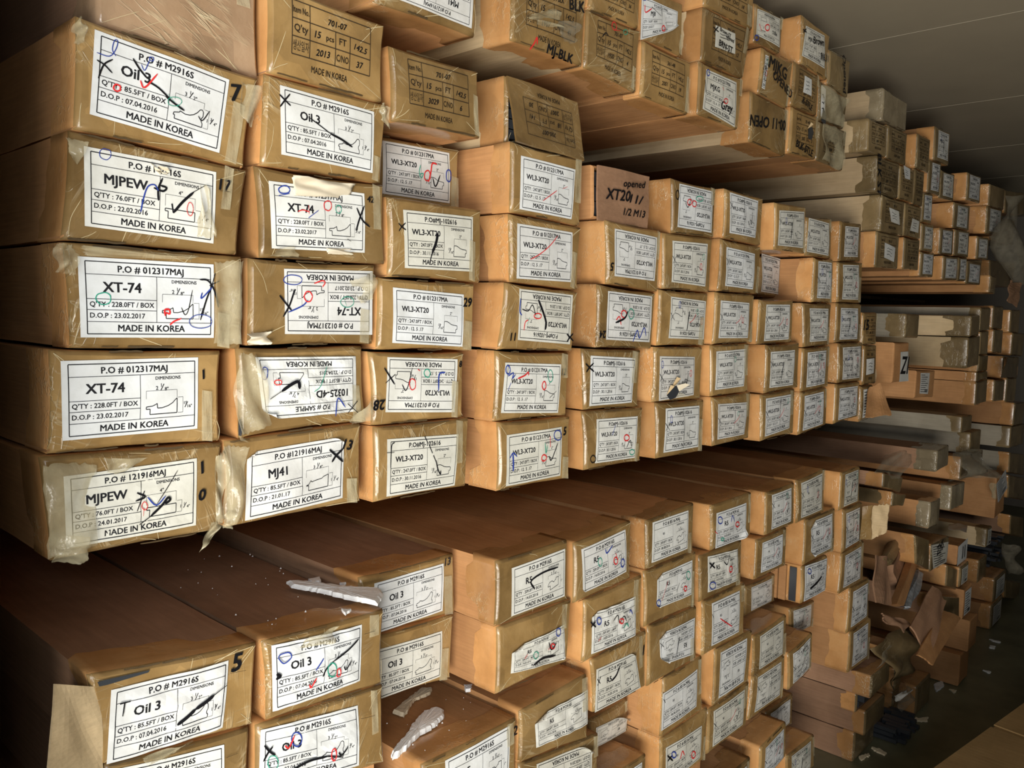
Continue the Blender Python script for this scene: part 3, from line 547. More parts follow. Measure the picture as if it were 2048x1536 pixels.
('M52',1100,[1472,1832,1709,1820,1700,1682,1475,1690],'wb-',[1508,1817,1689,1810,1684,1700,1506,1708],0,[('r',2.8,[1537,1752,1548,1760,1555,1741]),('r',2.8,[1575,1766,1574,1762,1569,1759,1563,1758,1557,1761,1555,1766,1557,1771,1562,1774,1568,1774,1573,1771,1575,1766]),('k',4.7,[1535,1746,1568,1757,1581,1773]),('g',2.1,[1608,1767,1606,1760,1600,1756,1592,1755,1586,1760,1583,1766,1585,1773,1591,1778,1598,1778,1605,1774,1608,1767]),('b',3.1,[1609,1702,1624,1729,1634,1710,1653,1735,1663,1715])],[('24',1492,1719,16,180)],'cardboard box with upside-down white label,third row up of middle stack,fifth column from left'),
('M53',1100,[1423,1690,1655,1682,1650,1544,1437,1551],'wb',[1452,1673,1626,1663,1618,1558,1451,1561],0,[('k',3.6,[1433,1656,1448,1646,1463,1637]),('k',3.7,[1461,1656,1447,1647,1436,1637])],[],'cardboard box with white label,second row up of middle stack,fifth column from left'),
('M54',1100,[1430,1551,1672,1544,1668,1410,1445,1415],'wb',[1480,1529,1645,1523,1641,1423,1479,1429],0,[('r',3.0,[1609,1475,1607,1471,1602,1469,1595,1469,1590,1472,1588,1477,1590,1481,1595,1483,1601,1482,1606,1479,1609,1475]),('b',2.9,[1538,1488,1552,1510]),('g',2.0,[1634,1437,1632,1434,1627,1432,1620,1433,1615,1436,1613,1440,1615,1443,1620,1445,1626,1444,1632,1441,1634,1437]),('k',2.0,[1600,1452,1613,1468,1620,1452]),('k',2.3,[1479,1439,1477,1434,1473,1432,1467,1432,1462,1436,1460,1441,1462,1445,1466,1448,1472,1447,1477,1443,1479,1439])],[],'cardboard box with white label,bottom row of middle stack,fifth column from left'),
('M60',1100,[1761,2101,1980,2103,1978,1972,1770,1967],'wb-',[1791,2090,1957,2091,1959,1984,1790,1984],0,[('r',2.6,[1847,2050,1845,2046,1841,2043,1835,2042,1830,2044,1828,2048,1829,2053,1834,2056,1840,2057,1845,2055,1847,2050]),('r',2.6,[1869,2049,1868,2045,1863,2041,1857,2041,1852,2043,1850,2047,1851,2052,1856,2055,1862,2055,1867,2053,1869,2049]),('g',2.1,[1903,2066,1900,2061,1891,2058,1881,2057,1872,2058,1868,2062,1871,2066,1880,2069,1890,2070,1899,2069,1903,2066]),('k',2.5,[1789,2062,1788,2056,1785,2051,1781,2051,1777,2054,1775,2061,1776,2067,1779,2071,1783,2072,1787,2068,1789,2062]),('k',2.0,[1818,2047,1831,2036,1842,2056])],[],'cardboard box with upside-down white label,fifth row up of middle stack,sixth column from left'),
('M61',1100,[1730,1967,1973,1972,1969,1828,1739,1829],'wb',[1769,1949,1943,1954,1939,1843,1772,1848],0,[],[],'cardboard box with white label,fourth row up of middle stack,sixth column from left'),
('M62',1100,[1726,1829,1962,1828,1955,1686,1724,1689],'wb-',[1772,1812,1945,1805,1943,1704,1768,1709],0,[],[],'cardboard box with upside-down white label,third row up of middle stack,sixth column from left'),
('M63',1100,[1711,1689,1945,1686,1943,1545,1711,1551],'wb',[1732,1665,1900,1659,1901,1559,1736,1554],0,[],[],'box with a torn hole punched through its label,sixth column,middle stack'),
('M64',1100,[1725,1551,1964,1545,1966,1402,1739,1407],'wb',[1767,1533,1934,1529,1938,1418,1765,1421],0,[],[],'cardboard box with white label,bottom row of middle stack,sixth column from left'),
('M70',1100,[2028,2110,2254,2109,2252,1971,2029,1975],'wb',[2049,2100,2217,2096,2209,1991,2056,1992],0,[],[],'cardboard box with white label,fifth row up of middle stack,seventh column from left'),
('M71',1100,[2019,1975,2253,1971,2248,1832,2012,1832],'wa',[2045,1954,2211,1946,2209,1845,2044,1849],0,[],[],'cardboard box with white label,fourth row up of middle stack,seventh column from left'),
('M72',1100,[2002,1832,2226,1832,2228,1691,1997,1689],'wb',[2025,1809,2191,1806,2192,1706,2021,1707],0,[],[],'cardboard box with white label,third row up of middle stack,seventh column from left'),
('M73',1100,[1987,1689,2209,1691,2214,1549,1999,1547],'wa',[2013,1671,2186,1675,2181,1568,2014,1566],0,[],[],'cardboard box with white label,second row up of middle stack,seventh column from left'),
('M74',1100,[2005,1547,2234,1549,2234,1411,2022,1408],'wb',[2034,1526,2208,1520,2198,1427,2040,1427],0,[],[],'cardboard box with white label,bottom row of middle stack,seventh column from left'),
('M80',1100,[2332,2106,2549,2115,2560,1969,2342,1967],'wb',[2355,2084,2532,2098,2538,1986,2357,1981],0,[],[],'cardboard box with white label,fifth row up of middle stack,eighth column from left'),
('M81',1220,[2417,1965,2634,1968,2624,1832,2424,1839],'wa',[2501,1971,2641,1962,2639,1844,2506,1849],0,[],[],'cardboard box with white label,fourth row up of middle stack,eighth column from left'),
('M82',1100,[2262,1819,2491,1824,2496,1689,2257,1685],'wb',[2298,1804,2463,1807,2465,1700,2295,1696],0,[],[],'cardboard box with white label,third row up of middle stack,eighth column from left'),
('M83',1100,[2320,1685,2553,1689,2559,1543,2322,1536],'wb',[2345,1663,2514,1666,2513,1555,2347,1554],0,[],[],'cardboard box with white label,second row up of middle stack,eighth column from left'),
('M84',1100,[2299,1536,2537,1543,2543,1396,2314,1392],'wa',[2327,1523,2505,1526,2503,1418,2332,1407],0,[],[],'cardboard box with white label,bottom row of middle stack,eighth column from left'),
('M90',1100,[2560,2086,2760,2100,2767,1967,2564,1964],'wa',[2568,2083,2733,2081,2739,1975,2566,1977],0,[],[],'cardboard box with white label,fifth row up of middle stack,ninth column from left'),
('M91',1100,[2636,1964,2788,1967,2799,1818,2634,1816],'wb',[2662,1953,2771,1954,2779,1834,2662,1833],0,[],[],'cardboard box with white label,fourth row up of middle stack,ninth column from left'),
('M92',1100,[2564,1816,2796,1818,2793,1676,2589,1671],'wa',[2610,1799,2765,1800,2766,1693,2624,1690],0,[],[],'cardboard box with white label,third row up of middle stack,ninth column from left'),
('M93',1100,[2583,1671,2804,1676,2806,1533,2584,1527],'wa',[2615,1656,2768,1660,2769,1547,2617,1542],0,[],[],'cardboard box with white label,second row up of middle stack,ninth column from left'),
('M94',1100,[2585,1527,2796,1533,2807,1400,2583,1386],'wb',[2609,1514,2762,1520,2769,1409,2608,1399],0,[],[],'cardboard box with white label,bottom row of middle stack,ninth column from left'),
('MA0',1100,[2838,2101,3028,2108,3039,1973,2840,1962],'wb',[2871,2085,2997,2091,3004,1988,2874,1981],0,[],[],'cardboard box with white label,fifth row up of middle stack,tenth column from left'),
('MA1',1100,[2832,1962,3061,1973,3069,1825,2847,1823],'wb',[2870,1953,3022,1960,3030,1837,2881,1835],0,[],[],'cardboard box with white label,fourth row up of middle stack,tenth column from left'),
('MA2',1100,[2844,1823,3069,1825,3086,1684,2845,1683],'wb',[2873,1805,3034,1806,3045,1696,2876,1695],0,[],[],'cardboard box with white label,third row up of middle stack,tenth column from left'),
('MA3',1100,[2882,1683,3107,1684,3120,1539,2893,1540],'wb',[2913,1667,3083,1669,3093,1553,2922,1553],0,[],[],'cardboard box with white label,second row up of middle stack,tenth column from left'),
('MA4',1100,[2876,1540,3105,1539,3106,1405,2878,1397],'wb',[2905,1523,3079,1523,3080,1415,2907,1410],0,[],[],'cardboard box with white label,bottom row of middle stack,tenth column from left'),
('Ua',1100,[862,2357,1087,2380,1083,2260,850,2258],'mj41-',[903,2347,1072,2354,1068,2272,899,2274],0,[],[],'taped box with upside-down white label,leftmost of the upper stack,at the top edge'),
('Ub',1100,[1174,2416,1403,2430,1397,2280,1175,2279],'',None,('701-04 BLK','15','142.5','1907','41',0),[('r',3.1,[1226,2273,1238,2288,1245,2301,1247,2288])],[('MJ-BLK',1317,2287,19,-2),('BLK',1366,2395,22,8)],'torn stamped box with loose plastic and handwriting,second from left in upper stack'),
('Uc',1100,[1407,2401,1605,2408,1597,2267,1403,2280],'',None,('701-07','15','142.5','1930','4',0),[('r',2.2,[1506,2391,1505,2386,1501,2381,1495,2380,1490,2382,1488,2386,1490,2391,1494,2396,1500,2397,1504,2395,1506,2391]),('r',2.2,[1503,2381,1522,2385]),('k',2.5,[1455,2355,1466,2366,1475,2361]),('g',1.7,[1548,2389,1547,2385,1543,2383,1539,2381,1535,2382,1533,2385,1534,2389,1538,2391,1543,2393,1547,2392,1548,2389])],[],'stamped box with red scribble,bottom row of upper stack,right of the torn box'),
('Ud',1100,[1615,2392,1829,2391,1826,2261,1613,2264],'',None,('361-48','15','142.5','2001','19',0),[],[],'plain stamped box,bottom row of upper stack,below the peeling white label'),
('Ue',1100,[1605,2505,1782,2518,1785,2391,1620,2392],'mj8',[1602,2482,1753,2489,1751,2447,1602,2386],0,[('r',2.6,[1613,2466,1616,2450,1640,2465]),('r',2.7,[1695,2434,1694,2431,1691,2428,1687,2427,1683,2428,1682,2431,1683,2435,1686,2438,1690,2439,1693,2437,1695,2434]),('k',2.2,[1639,2468,1678,2458]),('k',2.3,[1678,2482,1682,2458]),('b',2.6,[1618,2483,1617,2479,1613,2476,1608,2475,1604,2475,1602,2478,1603,2482,1607,2485,1612,2486,1616,2485,1618,2483])],[],'box with peeling white label curling at its lower corner,upper stack'),
('Uf',1100,[1879,2539,2137,2548,2099,2408,1877,2405],'note',[1932,2505,2038,2511,2040,2459,1931,2451],('701-02','15','142.5','2006','12',0),[('k',3.5,[1920,2497,1933,2493,1946,2491]),('k',3.6,[1944,2504,1932,2494,1922,2484])],[('Brown-ST',1982,2499,10,-4),('opened',2007,2490,10,-4),('BRN-ST',1985,2465,16,-2)],'stamped box with square handwritten white note,upper stack'),
('Ug',1100,[1870,2405,2101,2408,2083,2270,1869,2271],'mjkg',[1899,2389,2058,2390,2060,2273,1889,2289],0,[('b',2.6,[1914,2383,1913,2378,1910,2375,1905,2374,1901,2376,1899,2380,1900,2384,1904,2388,1908,2389,1912,2387,1914,2383]),('k',4.0,[1893,2361,1898,2331]),('r',2.5,[2008,2331,2006,2327,2001,2323,1995,2322,1989,2323,1987,2327,1989,2331,1994,2334,2000,2335,2006,2334,2008,2331]),('r',2.5,[1979,2361,1985,2353])],[('Grey',2004,2316,21,0)],'box with grey-marked white label,below the box with handwritten note,upper stack'),
('Uh',1100,[2204,2519,2404,2524,2379,2382,2192,2389],'mjkg',[2218,2500,2237,2500,2225,2406,2206,2407],0,[],[('MJKG',2296,2482,35,-6),('OPENED',2331,2442,25,-14)],'box with large sprawling black handwriting over tape,upper stack'),
('Ui',1100,[2148,2389,2385,2382,2384,2244,2152,2251],'',None,0,[],[('00-11 OPEN',2256,2319,30,186)],'film-wrapped box with upside-down black handwriting,lowest of the upper stack'),
('Uj',1100,[2451,2675,2662,2667,2661,2526,2457,2531],'mjkg',[2473,2646,2616,2653,2626,2554,2456,2554],0,[('k',4.6,[2453,2630,2465,2628,2476,2627]),('k',4.6,[2473,2636,2463,2628,2456,2621])],[('Brown',2566,2623,22,8),('9/6.31',2614,2586,21,6)],'topmost box with white label against the ceiling,right end of upper stack'),
('Uk',1100,[2416,2531,2592,2526,2594,2403,2405,2399],'note',[2477,2500,2533,2500,2535,2451,2473,2450],('701-11','15','142.5','2004','8',0),[],[('R-STLE',2509,2423,18,-10)],'stamped box with narrow white note,below the topmost box of the upper stack'),
('Ul',1100,[2412,2399,2609,2403,2602,2268,2404,2259],'',None,('701-48','15','142.5','2002','21',0),[],[('BLK-STLE',2504,2288,22,-6)],'stamped box with torn dark hole,right of the upside-down handwriting,upper stack'),
('L11',1100,[391,1281,639,1255,631,1125,403,1151],'oil',[421,1252,588,1242,578,1142,413,1152],0,[('k',3.1,[430,1231,444,1230]),('k',3.1,[436,1230,433,1213]),('k',5.4,[506,1175,520,1181,533,1189]),('k',5.5,[533,1189,548,1194,561,1200]),('k',2.5,[561,1200,582,1208]),('k',1.0,[588,1224,614,1220])],[('5',600,1236,26,-4)],'open-ended box with cream flap and slashed label,top left of the lower stack'),
('L21',1100,[645,1253,884,1243,880,1108,652,1123],'oil',[660,1243,832,1230,829,1132,662,1136],0,[('b',2.0,[669,1222,679,1210,692,1216,688,1225,674,1226,669,1222]),('k',4.6,[666,1197,673,1191,665,1189]),('b',2.5,[735,1182,743,1190,750,1198]),('k',3.1,[749,1167,755,1178,770,1187]),('k',3.2,[770,1187,800,1197,822,1209]),('g',1.8,[776,1170,774,1164,770,1161,764,1163,760,1168,758,1176,760,1182,764,1185,769,1184,774,1178,776,1170]),('r',2.1,[785,1162,784,1158,782,1157,779,1157,777,1160,777,1165,777,1169,779,1170,782,1170,784,1167,785,1162]),('r',2.7,[724,1162,727,1156,737,1169]),('k',2.4,[791,1171,796,1164,807,1176]),('k',1.2,[834,1214,857,1213])],[],'box with long white foam strip on top,second column of the lower stack'),
('L31',1200,[902,1271,1145,1268,1152,1139,906,1152],'oil',[936,1253,1111,1254,1111,1155,934,1155],0,[],[('13',1121,1256,15,0)],'cardboard box with white label,top row of lower stack,third column from left'),
('L41',1100,[1164,1269,1394,1270,1400,1130,1165,1131],'r5',[1207,1246,1380,1252,1384,1144,1210,1144],0,[('k',4.0,[1276,1187,1264,1207,1304,1217,1354,1217])],[],'cardboard box with white label,top row of lower stack,fourth column from left'),
('L42',1100,[1171,1131,1414,1130,1404,986,1172,988],'r5',[1213,1077,1384,1080,1391,999,1211,1023],0,[('k',5.0,[1278,1022,1308,1028,1350,1021]),('b',2.4,[1365,1070,1363,1065,1359,1063,1354,1064,1349,1069,1348,1074,1349,1079,1353,1081,1359,1080,1363,1075,1365,1070]),('r',2.8,[1345,1044,1344,1041,1341,1039,1337,1041,1333,1044,1332,1048,1333,1050,1336,1052,1340,1050,1344,1047,1345,1044]),('r',2.8,[1324,1041,1333,1053]),('r',2.7,[1246,1046,1255,1053]),('g',1.8,[1291,1040,1289,1036,1285,1034,1280,1035,1276,1040,1274,1045,1276,1049,1280,1050,1285,1049,1289,1045,1291,1040]),('k',2.8,[1323,1059,1334,1039,1350,1049])],[],'box with torn,curled white label,second down in the fourth column,lower stack'),
('L43',1100,[1245,928,1480,937,1490,775,1246,812],'r5',[1289,901,1479,899,1482,815,1297,830],0,[],[],'cardboard box with white label,third row down of lower stack,fourth column from left'),
('L51',1100,[1414,1257,1638,1271,1644,1123,1420,1115],'r5',[1437,1239,1609,1253,1620,1147,1449,1135],0,[('b',3.3,[1525,1222,1531,1212,1554,1226]),('g',2.0,[1512,1194,1511,1189,1507,1186,1503,1188,1499,1192,1497,1198,1498,1203,1502,1206,1507,1205,1511,1200,1512,1194]),('r',3.0,[1574,1185,1573,1180,1569,1178,1564,1179,1560,1183,1558,1188,1559,1193,1563,1195,1568,1194,1572,1190,1574,1185]),('r',3.0,[1565,1205,1574,1187]),('b',3.1,[1606,1172,1604,1167,1601,1164,1595,1165,1591,1170,1589,1176,1590,1181,1594,1184,1599,1183,1604,1178,1606,1172]),('k',2.0,[1585,1183,1590,1191])],[],'cardboard box with white label,top row of lower stack,fifth column from left'),
('L52',1100,[1458,1115,1695,1123,1699,972,1457,964],'r5',[1486,1079,1662,1076,1669,975,1487,981],0,[('k',3.9,[1475,1063,1485,1053,1495,1045]),('k',4.0,[1493,1058,1484,1054,1477,1049]),('b',3.0,[1514,1055,1513,1050,1509,1048,1504,1049,1500,1053,1498,1059,1499,1063,1503,1065,1508,1064,1512,1060,1514,1055]),('k',2.2,[1562,1042,1578,1052,1587,1030,1603,1043,1616,1027]),('r',3.1,[1604,1031,1602,1027,1598,1026,1593,1028,1589,1031,1587,1035,1588,1038,1592,1039,1597,1038,1602,1035,1604,1031]),('r',3.0,[1505,1009,1516,1016]),('g',3.1,[1605,1012,1617,1021,1626,1010]),('b',3.1,[1628,1044,1632,1051,1641,1038])],[],'cardboard box with white label,second row down of lower stack,fifth column from left'),
('L53',1100,[1490,964,1725,972,1727,822,1508,830],'r5',[1510,937,1667,934,1702,829,1510,832],0,[('k',4.1,[1513,913,1524,899]),('k',4.1,[1525,916,1514,897]),('k',5.2,[1568,892,1586,901,1598,918])],[('1',1705,926,24,0)],'cardboard box with white label,third row down of lower stack,fifth column from left'),
('L61',1100,[1701,1258,1934,1267,1940,1130,1710,1129],'r8',[1727,1249,1899,1252,1903,1147,1729,1145],0,[],[],'cardboard box with white label,top row of lower stack,sixth column from left'),
('L62',1100,[1701,1129,1956,1130,1963,974,1712,980],'r5',[1757,1107,1931,1110,1936,1014,1756,1019],0,[('r',3.4,[1901,1039,1899,1036,1896,1034,1891,1035,1887,1039,1885,1043,1886,1047,1890,1048,1895,1047,1899,1044,1901,1039]),('k',2.8,[1837,1087,1846,1097]),('k',2.8,[1850,1043,1861,1064]),('b',2.6,[1774,1031,1772,1027,1768,1025,1762,1027,1757,1031,1755,1036,1756,1040,1761,1042,1767,1041,1772,1036,1774,1031]),('r',2.0,[1780,1036,1806,1083]),('g',2.3,[1919,1071,1917,1065,1912,1062,1906,1063,1900,1069,1898,1076,1899,1082,1904,1085,1911,1083,1916,1078,1919,1071])],[],'cardboard box with white label,second row down of lower stack,sixth column from left'),
('L63',1100,[1729,980,1972,974,1980,819,1738,818],'r5-',[1777,947,1958,943,1958,839,1788,861],0,[],[],'box with peeling upside-down label and white torn corner,sixth column,lower stack'),
('L64',1100,[1813,818,2015,819,2027,653,1808,651],'r8',[1808,777,1984,789,1987,680,1808,675],0,[('k',2.9,[1811,761,1820,749])],[],'cardboard box with white label,fourth row down of lower stack,sixth column from left'),
('L71',1100,[2025,1243,2270,1247,2274,1111,2037,1112],'r5',[2053,1218,2231,1220,2236,1114,2056,1116],0,[('b',3.1,[2083,1193,2082,1187,2076,1185,2069,1186,2063,1191,2060,1197,2062,1203,2067,1205,2074,1204,2081,1199,2083,1193]),('r',3.6,[2046,1168,2061,1158]),('r',3.7,[2187,1163,2185,1159,2179,1157,2172,1159,2165,1163,2162,1168,2164,1172,2170,1173,2178,1172,2184,1168,2187,1163]),('b',2.9,[2131,1180,2139,1198,2152,1178]),('g',2.9,[2100,1135,2099,1133,2094,1132,2089,1133,2084,1136,2082,1138,2084,1141,2088,1141,2094,1140,2098,1138,2100,1135])],[],'cardboard box with white label,top row of lower stack,seventh column from left'),
('L72',1100,[1973,1112,2220,1111,2227,974,1986,976],'r5',[2015,1102,2191,1089,2204,992,2021,999],0,[('k',4.3,[2019,1084,2034,1073,2049,1063]),('k',4.3,[2046,1079,2033,1074,2022,1068]),('k',2.9,[2097,1072,2116,1059,2126,1076]),('r',3.7,[2150,1038,2149,1033,2145,1031,2139,1032,2134,1036,2132,1042,2133,1047,2138,1049,2143,1048,2148,1044,2150,1038]),('b',2.9,[2057,1011,2054,1006,2045,1004,2035,1006,2026,1012,2022,1019,2025,1024,2033,1026,2044,1024,2053,1018,2057,1011])],[],'cardboard box with white label,second row down of lower stack,seventh column from left'),
('L73',1100,[2002,976,2254,974,2261,809,2013,814],'r8',[2049,960,2214,958,2221,830,2057,833],0,[('r',3.2,[2095,905,2132,883,2170,861]),('k',2.9,[2050,929,2059,914])],[],'cardboard box with white label,third row down of lower stack,seventh column from left'),
('L74',1100,[2087,814,2320,809,2308,645,2088,642],'r8-',[2115,797,2278,794,2270,661,2115,659],0,[],[],'cardboard box with upside-down white label,fourth row down of lower stack,seventh column from left'),
('L75',1100,[2061,642,2316,645,2305,506,2066,505],'r8',[2089,629,2281,631,2275,522,2092,520],0,[],[],'cardboard box with white label,fifth row down of lower stack,seventh column from left'),
('L81',1100,[2365,1230,2572,1233,2585,1093,2373,1091],'r8',[2402,1217,2543,1220,2553,1108,2409,1106],0,[],[],'cardboard box with white label,top row of lower stack,eighth column from left'),
('L82',1100,[2316,1091,2531,1093,2535,962,2316,964],'r8',[2352,1075,2494,1076,2496,979,2352,980],0,[],[],'cardboard box with white label,second row down of lower stack,eighth column from left'),
('L84',1100,[2326,783,2565,793,2571,652,2334,652],'r8',[2367,774,2536,781,2542,665,2374,664],0,[],[],'cardboard box with white label,fourth row down of lower stack,eighth column from left'),
('L85',1100,[2335,652,2568,652,2573,508,2316,514],'r8-',[2367,641,2536,641,2537,527,2354,531],0,[],[],'cardboard box with upside-down white label,fifth row down of lower stack,eighth column from left'),
('L91',1100,[2585,1237,2819,1251,2831,1091,2606,1090],'r8',[2616,1225,2793,1235,2804,1105,2632,1104],0,[],[],'cardboard box with white label,top row of lower stack,ninth column from left'),
('L92',1100,[2673,1090,2933,1091,2946,929,2676,931],'r5',[2721,1075,2904,1075,2913,948,2725,948],0,[],[],'cardboard box with white label,second row down of lower stack,ninth column from left'),
('L93',1100,[2668,931,2885,929,2894,801,2677,799],'r5',[2688,929,2878,917,2877,800,2692,804],0,[('k',9.0,[2728,841,2778,851,2824,864]),('b',3.6,[2733,902,2731,897,2725,895,2717,897,2710,901,2707,907,2709,912,2715,914,2723,912,2730,907,2733,902])],[],'box with its side split open on a dark gap,ninth column,lower stack'),
('L95',1100,[2595,648,2790,670,2799,539,2611,514],'r8',[2626,640,2767,656,2775,548,2638,531],0,[],[],'cardboard box with white label,fifth row down of lower stack,ninth column from left'),
('LA1',1100,[2974,1213,3157,1217,3168,1071,2975,1070],'r8-',[3006,1202,3136,1204,3144,1083,3008,1082],0,[],[],'cardboard box with upside-down white label,top row of lower stack,tenth column from left'),
('LA2',1100,[3016,1070,3203,1071,3215,910,3029,903],'r8',[3039,1052,3175,1053,3185,923,3050,918],0,[],[],'box with torn tan flap swung out to its right,tenth column,lower stack'),
('LA4',1100,[3129,747,3337,743,3354,568,3118,566],'r8',[3157,727,3315,725,3325,588,3151,587],0,[],[],'cardboard box with white label,fourth row down of lower stack,tenth column from left'),
('LA5',1100,[3158,566,3383,568,3395,391,3156,400],'r8-',[3189,553,3346,553,3354,414,3188,419],0,[],[],'cardboard box with upside-down white label,fifth row down of lower stack,tenth column from left'),
('Va',1100,[3167,2612,3438,2612,3438,2498,3167,2494],'',None,0,[],[],'bare box under shiny clear film,top left of far upper stack'),
('Vb',1100,[3037,2480,3235,2488,3240,2373,3041,2365],'',None,('701-07','15','142.5','2003','11',0),[],[],'taped stamped box directly below the clear-film box,far upper stack'),
('Vc',1100,[3240,2494,3458,2498,3461,2373,3244,2368],'',None,('701-07','15','142.5','2003','14',0),[],[],'stamped box,second from left below the clear-film box,far upper stack'),
('Vd',1100,[3809,2589,4023,2598,4029,2453,3814,2444],'mjkg',[3845,2577,4000,2584,4004,2471,3849,2464],0,[],[],'highest orange box with white label,centre of far upper stack'),
('Ve',1100,[3586,2520,3752,2524,3755,2384,3589,2382],'',None,('701-02','15','142.5','2003','22',0),[],[],'stamped box projecting left of the highest orange box,far upper stack'),
('Vf',1100,[3149,2367,3391,2373,3394,2237,3151,2235],'',None,('701-07','15','142.5','2005','17',0),[],[('BLK ST',3169,2298,35,-82)],'long box with vertical handwriting on its taped edge,far upper stack'),
('Vg',1100,[3397,2368,3572,2373,3575,2242,3400,2238],'note',[3431,2370,3510,2367,3512,2325,3452,2323],('701-48','15','142.5','2001','5',0),[],[],'stamped box with narrow white note near its top,far upper stack'),
('Vh',1100,[3576,2382,3699,2384,3699,2237,3575,2235],'',None,('701-48','15','142.5','2001','6',0),[],[],'narrow stamped box right of the narrow white note,far upper stack'),
('Vi',1100,[3755,2444,3922,2453,3926,2309,3760,2301],'wb',[3787,2432,3898,2438,3902,2325,3791,2320],0,[],[],'film-covered labelled box below the highest orange box,far upper stack'),
('Vj',1100,[3926,2425,4134,2433,4138,2311,3931,2302],'wb',[3959,2413,4109,2420,4113,2323,3963,2317],0,[],[],'labelled box with rounded taped bottom,left of the bright orange-sided box,far upper stack'),
('Vk',1100,[4349,2472,4586,2482,4592,2351,4354,2341],'wb',[4376,2463,4559,2470,4564,2363,4380,2356],0,[],[],'bright orange-sided box with white label,below and right of highest box,far upper stack'),
('Vl',1100,[4762,2471,5076,2484,5081,2371,4766,2359],'',None,0,[],[],'dark box with shiny taped corner,top right of far upper stack'),
('Vm',1100,[4160,2312,4424,2323,4429,2204,4165,2194],'wb',[4207,2300,4379,2307,4383,2212,4211,2206],0,[],[],'brown-sided labelled box,under the rounded taped box,far upper stack'),
('Vn',1100,[4743,2359,5056,2371,5061,2231,4748,2219],'wb',[4794,2349,5017,2358,5022,2245,4798,2236],0,[],[],'orange-sided box with faint label,right of the brown-sided labelled box,far stack'),
('Vo',1100,[3216,2235,3479,2237,3478,2100,3215,2097],'note',[3291,2193,3400,2189,3421,2139,3322,2143],('701-11','15','142.5','2005','9',0),[],[],'shiny taped box with curled white note,left column of far upper stack'),
('Vp',1100,[3480,2235,3696,2237,3699,2105,3483,2101],'note',[3566,2179,3664,2176,3660,2129,3551,2129],('701-11','15','142.5','2005','10',0),[],[],'box with black-marked white note,right of the curled note,far upper stack'),
('Vq',1100,[3699,2301,3832,2309,3837,2182,3703,2176],'wb',[3716,2290,3816,2296,3820,2195,3719,2190],0,[],[],'labelled box,uppermost of the column right of the black-marked note,far stack'),
('Vr',1100,[3714,2176,3876,2182,3880,2064,3718,2059],'wb',[3745,2162,3857,2166,3860,2076,3749,2073],0,[],[],'labelled box,middle of the column right of the black-marked note,far stack'),
('Vt',1100,[3725,2059,3907,2064,3908,1957,3727,1954],'wb',[3752,2049,3883,2052,3885,1969,3754,1966],0,[],[],'labelled box with black tick,lowest of the column right of the notes,far stack'),
('Vu',1100,[3976,2180,4181,2188,4186,2071,3980,2063],'wb',[4005,2170,4147,2175,4150,2079,4009,2073],0,[],[],'labelled box with black slash,second row up in far upper stack'),
('Vv',1100,[4205,2194,4447,2204,4452,2077,4210,2071],'wb',[4251,2183,4415,2190,4418,2091,4255,2086],0,[],[],'labelled box right of the black slashed one,second row up,far upper stack'),
('Vw',1100,[4598,2195,4817,2203,4822,2089,4602,2080],'wa',[4624,2182,4783,2188,4786,2098,4628,2091],0,[],[],'labelled box with orange edge,right end of second row up,far upper stack'),
('Vx',1100,[4052,2063,4280,2071,4284,1960,4056,1953],'wb',[4084,2051,4252,2057,4255,1970,4087,1964],0,[],[],'film-covered labelled box,bottom row of far upper stack,first with glossy orange edge'),
('Vy',1100,[4289,2071,4432,2077,4435,1962,4292,1958],'wa',[4313,2061,4414,2065,4417,1972,4315,1969],0,[],[],'narrow labelled box,second in the bottom row right of the glossy orange edge'),
('Vz',1100,[4444,2063,4707,2066,4708,1955,4446,1952],'wb',[4479,2050,4669,2052,4670,1965,4480,1963],0,[],[],'labelled box,wide and plain,right end of bottom row,far upper stack'),
('V1',1100,[4909,2017,5029,2013,5025,1919,4905,1924],'',None,0,[],[],'small yellowish box end at the bottom right of far upper stack'),
('V2',1100,[3188,2097,3440,2100,3443,1968,3191,1962],'note',[3265,2059,3391,2048,3384,1993,3269,2003],('701-11','15','142.5','2005','24',0),[],[],'shiny taped box with square white note,bottom left of far upper stack'),
('V3',1100,[3507,2101,3698,2105,3700,1975,3508,1972],'',None,('701-11','15','142.5','2005','25',0),[],[],'stamped box right of the square white note,bottom row of far upper stack'),
('Na',1100,[3577,1796,3757,1794,3756,1693,3576,1695],'',None,0,[],[],'grey-sided taped box behind the bold marked box,far middle shelf'),
('N17',1100,[3458,1680,3645,1679,3643,1511,3457,1513],'plain',[3528,1639,3629,1639,3660,1514,3539,1516],0,[],[('Z1',3589,1584,71,-2)],'tan box with bold black marks on a white label,far middle shelf'),
('N0',1100,[4754,1844,4960,1847,4962,1724,4756,1719],'',None,0,[],[],'long grey box on top of the two cream-sided boxes,far middle shelf'),
('N1',1100,[4580,1798,4746,1804,4751,1699,4584,1691],'',None,0,[],[],'upper of two long cream-sided boxes with shiny tape,far middle shelf'),
('N2',1100,[4555,1691,4779,1699,4785,1543,4561,1534],'',None,0,[],[],'lower of two long cream-sided boxes with shiny tape,far middle shelf'),
('N3',1100,[3765,1556,4038,1546,4033,1422,3760,1433],'xx',[3816,1542,3945,1537,3936,1443,3820,1452],0,[],[],'brown box with narrow white label,below the cream-sided boxes,far middle shelf'),
('N4',1100,[4770,1509,4989,1508,4991,1463,4772,1457],'',None,0,[],[],'thin orange-brown box directly below the cream-sided boxes'),
('N5',1100,[4776,1457,5002,1463,5004,1337,4779,1332],'',None,0,[],[],'long orange-brown box,lowest below the cream-sided boxes,far middle shelf'),
('N6a',1100,[5022,1859,5243,1859,5243,1728,5022,1732],'',None,0,[],[],'dark taped box right of the long grey box,top row,far middle shelf'),
